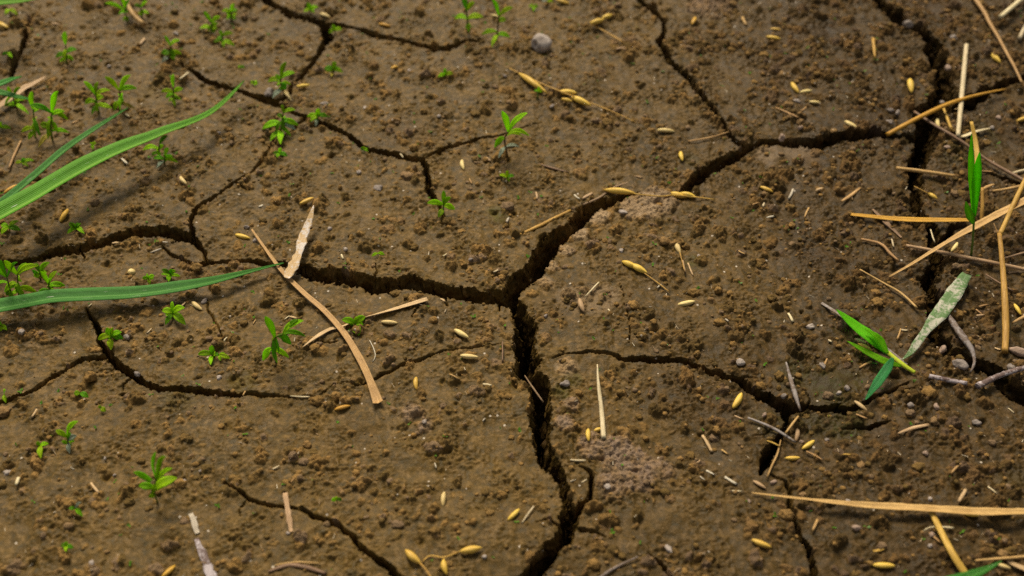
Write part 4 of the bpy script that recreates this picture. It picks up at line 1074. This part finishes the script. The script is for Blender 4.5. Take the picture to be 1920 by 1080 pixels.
SEED = [ # base, stem points..., leaves (t, tipx, tipy, w, kind)
 ("tall slender seedling with crossed upper leaves standing alone in the middle distance", (952,292), [(946,262),(953,248)], [(.95,941,208,15),(1,989,211,14),(.9,993,255,12),(.55,980,256,12),(.5,927,277,15),(.1,973,275,10,'s'),(.1,935,296,11,'s')], 'b'),
 ("", (951,337), [], [(0,936,328,8),(0,952,319,9),(0,964,330,9),(0,955,341,7)]),
 ("leafy blurred seedling at the top edge, the one on the left of a close pair", (878,56), [(875,20)], [(1,868,-10,13),(1,890,4,12),(.4,852,35,14),(.4,906,32,15),(.2,879,60,13)]),
 ("leafy blurred seedling at the top edge, the one on the right of a close pair", (931,76), [(935,30)], [(1,922,-2,12),(1,962,14,12),(.7,949,38,13),(.2,903,65,13),(.1,956,70,12),(.05,922,88,11)]),
 ("", (835,145), [], [(0,834,128,9),(0,822,144,9),(0,849,138,10)]),
 ("", (1008,183), [(1009,172)], [(1,1011,162,7),(1,1001,171,6),(1,1017,173,6)]),
 ("", (683,283), [], [(0,677,281,8),(0,690,284,8),(0,684,275,7)]),
 ("", (124,117), [(123,84)], [(1,122,59,11),(.5,144,93,14),(.3,104,108,12),(.2,138,113,12),(.1,112,116,9)]),
 ("tall blurred seedling at the top edge with a flat side leaf", (237,39), [(234,15)], [(1,230,-8,12),(.7,197,6,10),(.2,240,40,11),(.8,245,-5,10)]),
 ("", (265,29), [(264,14)], [(1,276,2,8),(1,252,9,8),(.3,279,25,9),(.2,258,27,9,'y')]),
 ("", (395,61), [(397,42)], [(1,381,22,10),(1,414,31,10),(.3,375,53,11),(.4,409,44,10),(.2,403,62,9)]),
 ("", (417,81), [(416,68)], [(1,412,56,10),(1,437,62,11),(.3,401,79,10),(.2,440,86,11),(.2,420,88,8)]),
 ("", (433,36), [(434,22)], [(1,439,7,10),(1,416,21,10),(1,446,19,10),(.3,443,37,9),(.3,425,36,8)]),
 ("", (582,23), [], [(0,569,22,9),(0,596,13,10),(0,577,5,10),(0,590,24,9)]),
 ("", (628,61), [], [(0,623,46,9),(0,641,55,10),(0,617,62,9)]),
 ("", (317,112), [(319,86)], [(1,309,67,9),(1,337,75,11),(.3,302,100,11),(.3,340,101,11),(.1,303,117,9,'s'),(.2,328,112,8)]),
 ("", (325,191), [(325,164)], [(1,325,139,11),(.6,302,172,11),(.6,343,167,12),(.1,328,199,10),(.1,316,190,9)]),
 ("bushier of two joined leafy seedlings, closest to the arching blade's middle", (185,211), [(182,195),(179,178)], [(1,157,152,12),(1,184,153,11),(.9,206,169,11),(.6,194,182,15),(.4,159,195,13),(.15,172,215,11),(.2,210,203,11),(.1,178,208,10)]),
 ("spreading one of two joined leafy seedlings, with yellow lower leaves", (222,206), [(225,185),(224,170)], [(1,196,144,12),(1,245,141,13),(.95,257,166,13),(.6,229,182,12),(.2,214,207,13),(.1,238,196,9,'y'),(.1,254,204,8,'y')]),
 ("", (65,257), [(65,235),(62,205)], [(1,60,171,13),(.9,73,205,10),(.55,70,232,14),(.25,40,248,12),(.1,53,262,11)]),
 ("tall leafy seedling with strong side leaves among the far left clump", (98,263), [(95,240),(97,212)], [(1,109,171,16),(.95,56,197,13),(.95,128,225,14),(.9,121,209,11),(.75,98,234,13),(.2,130,249,12),(.3,75,234,15),(.2,90,258,12),(.05,72,276,13,'y')]),
 ("", (32,206), [(24,180)], [(1,9,198,9),(1,14,162,9),(1,39,164,10),(.3,54,214,11),(.4,46,187,10),(.2,8,199,10)]),
 ("", (4,243), [], [(0,20,241,10),(0,3,229,9),(0,-8,240,9)]),
 ("", (43,309), [], [(0,29,306,9),(0,47,297,9),(0,64,301,9),(0,53,312,9)]),
 ("", (174,276), [], [(0,171,267,8),(0,181,268,8),(0,175,281,8)]),
 ("", (296,294), [(299,270)], [(1,314,254,10),(.6,268,281,12),(.5,306,271,10),(.2,284,291,10)]),
 ("", (307,306), [(309,292)], [(1,316,277,11),(.6,334,305,11),(.5,287,297,11),(.2,294,315,10,'s'),(.7,324,293,10)]),
 ("bright upright seedling beside the crack bend below the top crack's corner", (534,174), [(527,160),(527,146)], [(1,537,116,12),(.9,553,136,13),(.6,502,153,13),(.7,516,141,11),(.4,536,168,16),(.1,511,184,12,'s'),(.0,546,188,8,'k')]),
 ("dense bright seedling growing out of the left diagonal crack", (525,250), [(528,232),(531,212)], [(1,529,196,8),(1,554,206,11),(.8,519,217,10),(.35,492,242,18),(.4,559,235,15),(.3,554,243,13,'s'),(.0,526,270,17),(.0,507,264,13),(.5,541,226,13),(.6,534,222,13),(.2,545,255,9)]),
 ("", (595,226), [(596,217)], [(1,598,203,11),(1,576,219,10),(1,582,228,10),(1,615,219,11),(.2,592,237,8,'s')]),
 ("", (623,138), [(625,130)], [(1,629,115,13),(1,608,130,13),(1,643,136,13),(.2,621,144,7,'y')]),
 ("", (476,160), [], [(0,470,156,9),(0,483,158,12),(0,477,152,8)]),
 ("neat five-leaved seedling at the end of the small Y-shaped crack", (830,398), [(832,384)], [(1,832,357,10),(1,801,381,13),(1,845,370,13),(.9,853,393,14),(.3,822,408,14)]),
 ("", (525,292), [], [(0,512,287,9),(0,539,293,10),(0,527,277,10),(0,519,295,8)]),
 ("", (18,431), [], [(0,35,414,12),(0,2,439,12),(0,39,432,13),(0,2,422,12)]),
 ("", (6,394), [], [(0,20,389,10),(0,-6,388,10),(0,8,381,9)]),
 ("", (142,432), [(143,428)], [(1,129,418,10),(1,149,419,10),(1,126,438,9),(1,158,438,12)]),
 ("tallest leafy seedling at the left edge behind the low blue-green blade", (36,560), [(34,540),(33,515)], [(1,7,489,15),(1,72,498,17),(1,50,493,11),(.7,41,528,13),(.5,8,548,17),(.3,68,547,14),(.4,34,545,12)]),
 ("slim leafy seedling cut by the left edge behind the low blue-green blade", (26,562), [(18,540),(13,520)], [(1,1,487,10),(1,-8,501,14),(1,33,491,8),(.6,-10,536,8),(.5,31,530,12)]),
 ("", (74,519), [(75,510)], [(1,93,492,14),(1,67,493,11),(.6,64,519,15),(.6,88,511,11),(.2,73,523,9,'y')]),
 ("", (93,550), [(91,532)], [(1,76,509,13),(1,107,508,13),(.7,122,536,14),(.2,71,552,14),(.6,96,521,10)]),
 ("", (280,526), [], [(0,267,523,10),(0,290,517,11),(0,276,513,8),(0,282,534,9),(0,288,523,9)]),
 ("", (318,520), [(319,513)], [(1,303,506,10),(1,329,507,9),(.6,316,528,12),(.5,338,518,9),(1,322,505,8)]),
 ("broad-leaved seedling in front of the low blue-green blade", (323,594), [(324,586)], [(1,323,565,10),(1,346,577,16),(1,304,583,17),(.8,348,609,17),(.5,310,609,12)]),
 ("leafy seedling growing from the curved front crack's upper part", (207,640), [(208,630)], [(1,199,615,13),(1,228,623,14),(1,184,637,15),(1,231,635,16),(.4,208,656,15),(1,212,614,9)]),
 ("", (397,668), [(398,664)], [(1,398,648,14),(1,371,665,14),(.5,395,684,10),(1,404,660,10)]),
 ("", (412,671), [], [(0,404,664,9),(0,431,672,11),(0,422,663,9),(0,414,676,8)]),
 ("curved-stem seedling with upright leaves left of the thin tan dry leaf", (518,676), [(511,660),(510,648),(513,637),(521,630),(530,627)], [(.55,497,593,16),(1,569,601,15),(1,559,599,11),(1,573,631,12),(.75,546,646,19),(.6,513,653,12),(.1,493,676,17),(.1,542,671,15),(.05,520,681,11),(.2,526,655,10)]),
 ("three-leaved seedling growing through the thin tan dry leaf", (665,614), [(666,607)], [(1,641,600,16),(1,685,594,17),(1,671,593,11),(.9,681,609,12),(.4,673,629,21)]),
 ("largest front seedling, upright with glossy lower leaves and a cream husk on it", (295,941), [(289,920),(293,900)], [(1,292,848,13),(1,311,855,16),(.9,323,878,14),(.8,250,885,15),(.4,260,911,17),(.35,332,896,25),(.4,305,915,15),(.75,283,901,11,'k')]),
 ("", (127,838), [(126,820)], [(1,146,790,13),(1,104,807,13),(.6,144,817,15,'s'),(.3,131,850,13,'s'),(.7,133,812,12)]),
 ("", (77,840), [], [(0,69,828,10),(0,91,832,12),(0,77,859,14)]),
 ("", (152,742), [], [(0,139,739,13),(0,166,745,15)]),
 ("", (191,769), [], [(0,198,772,12),(0,184,762,9)]),
 ("", (10,744), [], [(0,10,731,11),(0,11,755,11)]),
 ("", (143,958), [], [(0,129,954,9),(0,155,968,12),(0,152,941,9,'s')]),
 ("", (126,1028), [], [(0,115,1022,11),(0,138,1027,11),(0,126,1016,10),(0,124,1034,10)]),
 ("", (632,940), [], [(0,622,939,10),(0,641,938,10),(0,630,931,8)]),
 ("", (5,614), [], [(0,13,619,11),(0,-4,604,10),(0,2,621,10)]),
 ("", (709,479), [], [(0,697,481,8),(0,721,478,8)]),
 ("", (1000,17), [], [(0,992,12,10),(0,1009,13,10),(0,1001,22,9)]),
 ("", (1026,6), [], [(0,1016,2,11,'s'),(0,1037,4,11)]),
 ("", (20,22), [], [(0,10,27,10),(0,33,28,10)]),
 ("", (15,104), [], [(0,5,103,9),(0,23,108,9),(0,14,98,8)]),
 ("", (452,130), [], [(0,446,126,8),(0,459,127,8)]),
]
for si, s in enumerate(SEED):
    label, base, stem, leaves = s[0], s[1], s[2], s[3]
    brown = len(s) > 4
    g0 = ground(base[0], base[1], 0.0, 0.0008)
    root = empty("seedling", g0)
    if not label:
        nl = len(leaves)
        look = ("stemmed " if stem else "low ") + {2: "two-leaved", 3: "three-leaved", 4: "four-leaved", 5: "five-leaved"}.get(nl, "many-leaved")
        if base[1] < 220: look = "blurred " + look
        label = f"{look} green seedling {where('s' + look, base[0], base[1])}"
    tag(root, label, "seedling", "small green weed seedlings growing in the mud")
    sp = [g0 - Vector((0, 0, 0.0012))]
    tiltk = rnd.uniform(-0.15, 0.15)
    for (x, y) in stem:
        q = on_y(x, y, g0.y); h = max(0.001, q.z - g0.z)
        q = on_y(x, y, g0.y + tiltk * h)
        q.z = max(q.z, g0.z + 0.0008)
        sp.append(q)
    if not stem:
        sp.append(g0 + Vector((0, 0, 0.0016)))
    SP_ = catmull(sp, 5)
    m = mpp(g0)
    V, F, UV = tube(SP_, [2.0 * m, 1.7 * m, 1.2 * m] if stem else [1.2 * m, 0.8 * m], 1.0, 6)
    mesh_obj("stem", V, F, STEMB if (si % 3 == 0 and stem) else STEM, root, UV)
    extra = []
    if len(stem) >= 1 and base[0] < 700:
        for _ in range(3):
            an = rnd.uniform(0, 6.28); ll = rnd.uniform(9, 17)
            extra.append((rnd.uniform(.1, .75), base[0] + math.cos(an) * ll, base[1] - 8 + math.sin(an) * ll * 0.6, rnd.uniform(7, 11)))
    for lf in leaves + extra:
        t, tx, ty, w = lf[:4]
        kind = lf[4] if len(lf) > 4 else None
        a = SP_[min(len(SP_) - 1, int(round((0.25 + 0.75 * t if stem else 1.0) * (len(SP_) - 1))))]
        # where the attach point shows in the photo
        d = a - CAM; zc = d.y * CP - d.z * SP; ay = 540 - (d.y * SP + d.z * CP) / zc / TANH * 960
        if ty < ay - 1:
            L0 = (on_y(tx, ty, a.y) - a).length
            q = on_y(tx, ty, a.y + rnd.uniform(-0.1, 0.45) * L0)
            lowest = top(q.x, q.y) + 0.0006
            if q.z < lowest: q = on_z(tx, ty, lowest)
        else:
            q0 = on_z(tx, ty, g0.z)
            q = on_z(tx, ty, max(top(q0.x, q0.y, 0.001) + 0.0006, g0.z + (a.z - g0.z) * 0.45))
        V, F, UV = leaf_geo(a, q, w * m * rnd.uniform(0.72, 0.88))
        mat = {'s': SILVER, 'y': YGREEN, 'k': HUSKP}.get(kind) or GREEN[rnd.choice((0, 0, 1, 1, 2))]
        lo = mesh_obj("leaf", V, F, mat, root, UV)

        if kind == 's': lo["label"] = "pale silvery lower leaf"
        if kind == 'y': lo["label"] = "yellowing lower leaf"
        if kind == 'k': lo.name = "seed_husk"

# ------------------------------------------------------------------ two grass shoots on the right
def shoot(label, base, stem, stemw, leaves, stem_mat):
    root = empty("grass_shoot", stem[0])
    tag(root, label, "grass shoot")
    V, F, UV = tube(catmull(stem, 6), stemw, 0.8, 8); mesh_obj("stem", V, F, stem_mat, root, UV)
    for pts, w, mat, face in leaves:
        P = catmull(pts, 6)
        V, F, UV = ribbon(P, w, facing=face, fold=0.25, thick=0.00022); mesh_obj("leaf", V, F, mat, root, UV)
    return root
def gz(px, py, lift): return ground(px, py, lift, 0.0015)
m = mpp(gz(1660, 650, 0))
shoot("fallen green grass shoot with a yellow stem and spread blades", None,
      [gz(1716, 699, 0.0008), gz(1690, 682, 0.002), gz(1660, 657, 0.004)], [3.5 * m, 5 * m, 4 * m],
      [([gz(1663, 661, 0.004), gz(1635, 635, 0.006), gz(1605, 612, 0.007), gz(1568, 580, 0.006)], [6 * m, 22 * m, 24 * m, 17 * m, 1 * m], SHOOT, Vector((0, -.3, 1))),
       ([gz(1664, 663, 0.0052), gz(1652, 640, 0.008), gz(1640, 628, 0.009), gz(1622, 616, 0.009)], [6 * m, 14 * m, 11 * m, 1 * m], SHOOT, Vector((0.2, -.3, 1))),
       ([gz(1690, 686, 0.0025), gz(1660, 678, 0.004), gz(1625, 660, 0.004), gz(1588, 639, 0.003)], [4 * m, 14 * m, 12 * m, 1 * m], SHOOT, Vector((0, -.2, 1))),
       ([gz(1674, 671, 0.0055), gz(1664, 690, 0.006), gz(1645, 718, 0.005), gz(1623, 749, 0.003)], [5 * m, 17 * m, 17 * m, 2 * m], TEAL, Vector((-.1, -.4, 1)))], YSTEM)
b0 = gz(1821, 478, 0.0); m = mpp(b0)
def up(px, py, k=0.0): return on_y(px, py, b0.y + k)
shoot("upright green grass shoot with tall narrow blades among the straw", None,
      [b0, up(1824, 450), up(1826, 415), up(1827, 396)], [3 * m, 2.6 * m, 2.2 * m],
      [([up(1826, 405), up(1822, 340, .002), up(1821, 295, .004), up(1822, 251, .006)], [5 * m, 11 * m, 10 * m, 1 * m], SHOOT, Vector((-0.6, -.6, .8))),
       ([up(1827, 405, -.001), up(1831, 350, -.001), up(1834, 315, 0), up(1837, 285, .001)], [6 * m, 17 * m, 15 * m, 1 * m], SHOOT, Vector((-.7, -.5, .8))),
       ([up(1826, 420, -.001), up(1819, 405, -.002), up(1814, 392, -.002), up(1811, 378, -.002)], [4 * m, 15 * m, 12 * m, 1 * m], GREEN[2], Vector((-.1, -1, .6)))], STEM)

# ------------------------------------------------------------------ pebbles and hard clods
def ico(sub):
    import bmesh
    bm = bmesh.new(); bmesh.ops.create_icosphere(bm, subdivisions=sub, radius=1.0)
    V = np.array([v.co[:] for v in bm.verts], np.float32); F = np.array([[v.index for v in f.verts] for f in bm.faces], np.int32)
    bm.free(); return V, F
ICO = {k: ico(k) for k in (1, 2, 3, 4)}
def lumpy(sub, seed, amp=0.22, freq=1.3, amp2=0.08, pit=None):
    V, F = ICO[sub]
    o = seed * 3.7
    d = 1 + amp * gnoise3(V[:, 0] * freq + o, V[:, 1] * freq + o * .7, V[:, 2] * freq + 3, 91) + amp2 * gnoise3(V[:, 0] * 4 + o, V[:, 1] * 4, V[:, 2] * 4, 92)
    if pit is not None:
        k = V @ np.array(pit, np.float32)
        d = d - 0.42 * np.clip((k - 0.90) / 0.07, 0, 1)
    return V * d[:, None], F
PEB = [(1015,91,20,1.0,'g',"large round grey stone with a small dark hole, standing behind the long husk sprig"),(1388,680,9,.8,'w',""),(1519,613,8,.6,'w',""),(1542,686,7,.6,'g',""),(1573,737,5,.8,'w',""),(1588,728,6,.9,'g',""),(1470,743,6,1,'g',""),
 (1799,684,15,.6,'g',"flat grey stone wedged in the black crack by the mouldy sticks"),(1768,656,9,.9,'p',"brown clod wedged in the black crack under the whitened leaf"),(1912,662,16,.7,'p',"pinkish angular stone at the right edge behind the mouldy orange stick"),(1895,690,9,.7,'g',""),(1606,991,8,.9,'p',""),(1744,936,5,.8,'w',""),
 (463,427,5,1,'g',""),(478,452,5,.9,'g',""),(618,429,5,.7,'w',""),(648,468,5,.8,'w',""),(882,487,4,.8,'g',""),(238,633,7,.9,'g',""),(40,623,7,.8,'w',""),(258,702,6,.9,'g',""),(383,566,7,.7,'g',""),(411,709,6,.7,'w',""),
 (505,175,11,.8,'g',"dark grey stone wedged in the crack beside the bright upright seedling"),(608,195,6,.8,'w',""),(685,203,5,.7,'w',""),(673,323,5,.8,'w',""),(796,791,5,.9,'w',""),(823,218,4,.8,'w',""),(768,133,4,.8,'w',""),(1035,200,5,.8,'g',""),(947,143,4,.8,'g',""),
 (1023,593,4,.9,'g',""),(1494,190,6,.7,'w',""),(1788,72,8,.7,'g',""),(1702,48,9,1.1,'g',"grey stone standing in the upper wide crack"),(1777,128,7,.8,'p',""),(1776,277,6,.7,'p',""),(1766,193,5,.8,'g',""),(1139,913,7,.7,'w',""),(1254,1030,8,.7,'w',""),(908,1044,5,.8,'w',""),
 (709,353,10,.45,'g',""),(1433,778,5,.9,'p',""),(1503,829,4,.9,'p',""),(1550,825,5,.7,'g',""),(1707,760,7,.8,'g',""),(1755,763,7,.8,'p',""),(1830,793,8,.7,'g',""),(1747,1003,6,.8,'p',""),(1744,1024,5,.9,'w',""),(1735,850,6,.8,'p',""),(1450,905,6,.8,'p',""),
 (1590,940,5,.7,'w',""),(1860,240,5,.8,'w',""),(1872,222,6,.8,'p',""),(1847,265,5,.8,'w',""),(1670,208,6,.8,'g',""),(1683,212,6,.8,'g',""),(1668,230,7,.7,'g',""),(1466,260,8,1.1,'p',"pinkish clod on the lip of the diagonal crack"),(14,887,8,.6,'w',""),(197,860,3,1,'w',""),(215,891,3,1,'w',""),
 (346,903,5,.7,'w',""),(375,883,3,.9,'w',""),(172,1056,6,.7,'w',""),(205,125,4,.8,'w',""),(330,63,5,.8,'w',""),(410,250,5,.7,'w',""),(540,1000,4,.8,'w',""),(1165,470,5,.6,'w',""),(1168,398,7,.6,'w',""),(1310,480,4,.7,'w',""),(1060,720,9,.6,'g',""),(1405,940,4,.8,'p',""),
 (1500,240,5,.9,'p',"")]
PM = {'g': STONE, 'w': STONEW, 'p': STONEP}
PN = {'g': "grey", 'w': "whitish", 'p': "brownish pink"}
for k, (px, py, r, fl, mk, label) in enumerate(PEB):
    big = r >= 9
    pit = None
    if k == 0:
        pit = Vector((-0.78, -0.52, 0.34)).normalized()
    V, F = lumpy(4 if k == 0 else 3, k, 0.22 if k == 0 else 0.42, 1.2, 0.04 if k == 0 else 0.20, pit)
    g0 = ground(px, py, 0.0, 0.0012); rr = r * mpp(g0) * (0.86 if k else 0.92)
    c, s = math.cos(k * 1.7), math.sin(k * 1.7)
    e = 1.0 if k == 0 else rnd.uniform(1.0, 1.35)
    X0, Y0 = V[:, 0] * e, V[:, 1] / e
    W = np.stack([(X0 * c - Y0 * s) if k else X0, (X0 * s + Y0 * c) if k else Y0, V[:, 2] * fl], -1) * rr
    cen = g0 + Vector((0, 0, rr * fl * (0.55 if k == 0 else 0.25)))
    o = mesh_obj("pebble", [cen + Vector(v.tolist()) for v in W], F.tolist(), STONEW if k == 0 else PM[mk], origin=cen)
    if not label:
        size = "tiny" if r < 5.5 else "small"
        label = f"{size} {PN[mk]} pebble {where('p' + size + mk, px, py)}"
    tag(o, label, "pebble", "pebbles and hard clods on the mud")

# ------------------------------------------------------------------ loose crumbs, moss specks and chaff dust: beyond counting
def merged(name, parts, mat, attrs=None, smooth=True):
    vs, fs, at, off = [], [], [], 0
    for V, F, a in parts:
        vs.append(V); fs.append(F + off); at.append(np.full(len(V), a, np.float32)); off += len(V)
    V = np.concatenate(vs).astype(np.float32); F = np.concatenate(fs).astype(np.int32)
    me = bpy.data.meshes.new(name)
    k = F.shape[1]
    me.vertices.add(len(V)); me.vertices.foreach_set("co", V.ravel())
    me.loops.add(F.size); me.polygons.add(len(F))
    me.loops.foreach_set("vertex_index", F.ravel())
    me.polygons.foreach_set("loop_start", np.arange(0, F.size, k, dtype=np.int32))
    me.update(calc_edges=True)
    me.polygons.foreach_set("use_smooth", np.full(len(F), smooth))
    a = me.attributes.new("tone", 'FLOAT', 'POINT'); a.data.foreach_set("value", np.concatenate(at))
    me.materials.append(mat); me.update()
    o = bpy.data.objects.new(name, me); COL.objects.link(o)
    return o

rs = np.random.RandomState(77)
VAR = {s: [lumpy(s, 100 + i, 0.45, 1.6, 0.30) for i in range(14)] for s in (1, 2, 3)}
def put_lump(x, y, r, sub, sink=0.42):
    V, F = VAR[sub][rs.randint(14)]
    an = rs.uniform(0, 6.28); c, s = math.cos(an), math.sin(an)
    ex = rs.uniform(0.8, 1.3); fl = rs.uniform(0.55, 0.95)
    z0 = bilin(TOPZ, x, y)
    W = np.stack([(V[:, 0] * c - V[:, 1] * s) * ex * r + x, (V[:, 0] * s + V[:, 1] * c) * r + y, V[:, 2] * r * fl + z0 + r * fl * (0.5 - sink)], -1)
    return W, F, float(rs.rand())
parts = []
tries = 0
while len(parts) < 8500 and tries < 60000:
    tries += 1
    x, y = rs.uniform(-0.40, 0.40), rs.uniform(-0.20, 0.33)
    d = float(gnoise(np.array([x * 45]), np.array([y * 45]), 71)[0] + 0.7 * gnoise(np.array([x * 130]), np.array([y * 130]), 72)[0])
    if rs.rand() > 0.30 + 0.9 * d + (0.2 if x > 0.12 else 0): continue
    r = float(np.clip(np.exp(rs.normal(math.log(0.0007), 0.5)), 0.0003, 0.0027))
    if bilin(Q, x, y) < r * 0.3: continue
    parts.append(put_lump(x, y, r, 3 if r > 0.0016 else (2 if r > 0.0006 else 1)))
o = merged("soil_crumbs", parts, M_LOOSE)
o["kind"] = "stuff"; o["label"] = "loose brown soil crumbs strewn over the cracked mud"

# moss: tufts of tiny green leaflets
def tuft(x, y, r):
    z0 = bilin(TOPZ, x, y)
    Vs, Fs = [], []
    for k in range(rs.randint(2, 5)):
        a = rs.uniform(0, 6.28); L = r * rs.uniform(0.6, 1.2); w = L * 0.34; h = L * rs.uniform(0.2, 0.8)
        c, s = math.cos(a), math.sin(a)
        b = len(Vs) * 1
        n0 = len(Vs)
        Vs += [(x, y, z0), (x + c * L * .5 - s * w, y + s * L * .5 + c * w, z0 + h * .7), (x + c * L, y + s * L, z0 + h), (x + c * L * .5 + s * w, y + s * L * .5 - c * w, z0 + h * .7)]
        Fs.append((n0, n0 + 1, n0 + 2, n0 + 3))
    return np.array(Vs, np.float32), np.array(Fs, np.int32), float(rs.rand())
parts = []
for k in range(620):
    x, y = rs.uniform(-0.33, 0.33), rs.uniform(-0.17, 0.27)
    if bilin(Q, x, y) < 0.0006: continue
    parts.append(tuft(x, y, rs.uniform(0.0006, 0.0016)))
for k in range(9000):
    x, y = rs.uniform(-0.33, 0.33), rs.uniform(-0.17, 0.27)
    if rs.rand() > bilin(MOSS, x, y) * 0.35: continue
    parts.append(tuft(x, y, rs.uniform(0.0004, 0.0011)))
MOSSM = leaf_mat("moss_green", (0.060, 0.145, 0.008), (0.10, 0.20, 0.02), trans=0.2)
o = merged("moss", parts, MOSSM)
o["kind"] = "stuff"; o["label"] = "tiny green moss specks dotted over the mud"

def sliver(x, y, L, w):
    z0 = bilin(TOPZ, x, y) + 0.00015
    a = rs.uniform(0, 3.14); c, s = math.cos(a) * L / 2, math.sin(a) * L / 2
    tx, ty = -math.sin(a) * w, math.cos(a) * w
    dz = rs.uniform(-.15, .15) * L
    V = [(x - c - tx, y - s - ty, z0 - dz), (x - c + tx, y - s + ty, z0 - dz), (x + c + tx * .6, y + s + ty * .6, z0 + dz), (x + c - tx * .6, y + s - ty * .6, z0 + dz),
         (x - c, y - s, z0 - dz + w), (x + c, y + s, z0 + dz + w * .7)]
    F = [(0, 3, 5, 4), (1, 4, 5, 2), (0, 1, 2, 3)]
    return np.array(V, np.float32), np.array(F, np.int32), float(rs.rand())
parts = []
for k in range(900):
    x, y = rs.uniform(-0.33, 0.33), rs.uniform(-0.17, 0.27)
    if bilin(Q, x, y) < 0.0006: continue
    if rs.rand() < 0.6 and x < 0.02 and rs.rand() < 0.4: continue
    parts.append(sliver(x, y, rs.uniform(0.0007, 0.0028), rs.uniform(0.00010, 0.00026)))
def dust_mat():
    m, t, b, out = nt("chaff_dust"); g = G(t)
    tone = g.attr("tone")
    c = g.mix(g.ramp(tone, 0.1, 0.9), (0.30, 0.18, 0.07), (0.66, 0.56, 0.38))
    t.links.new(c, b.inputs["Base Color"]); b.inputs["Roughness"].default_value = 0.7
    return m
o = merged("chaff", parts, dust_mat(), smooth=False)
o["kind"] = "stuff"; o["label"] = "fine pale chaff slivers strewn over the mud"
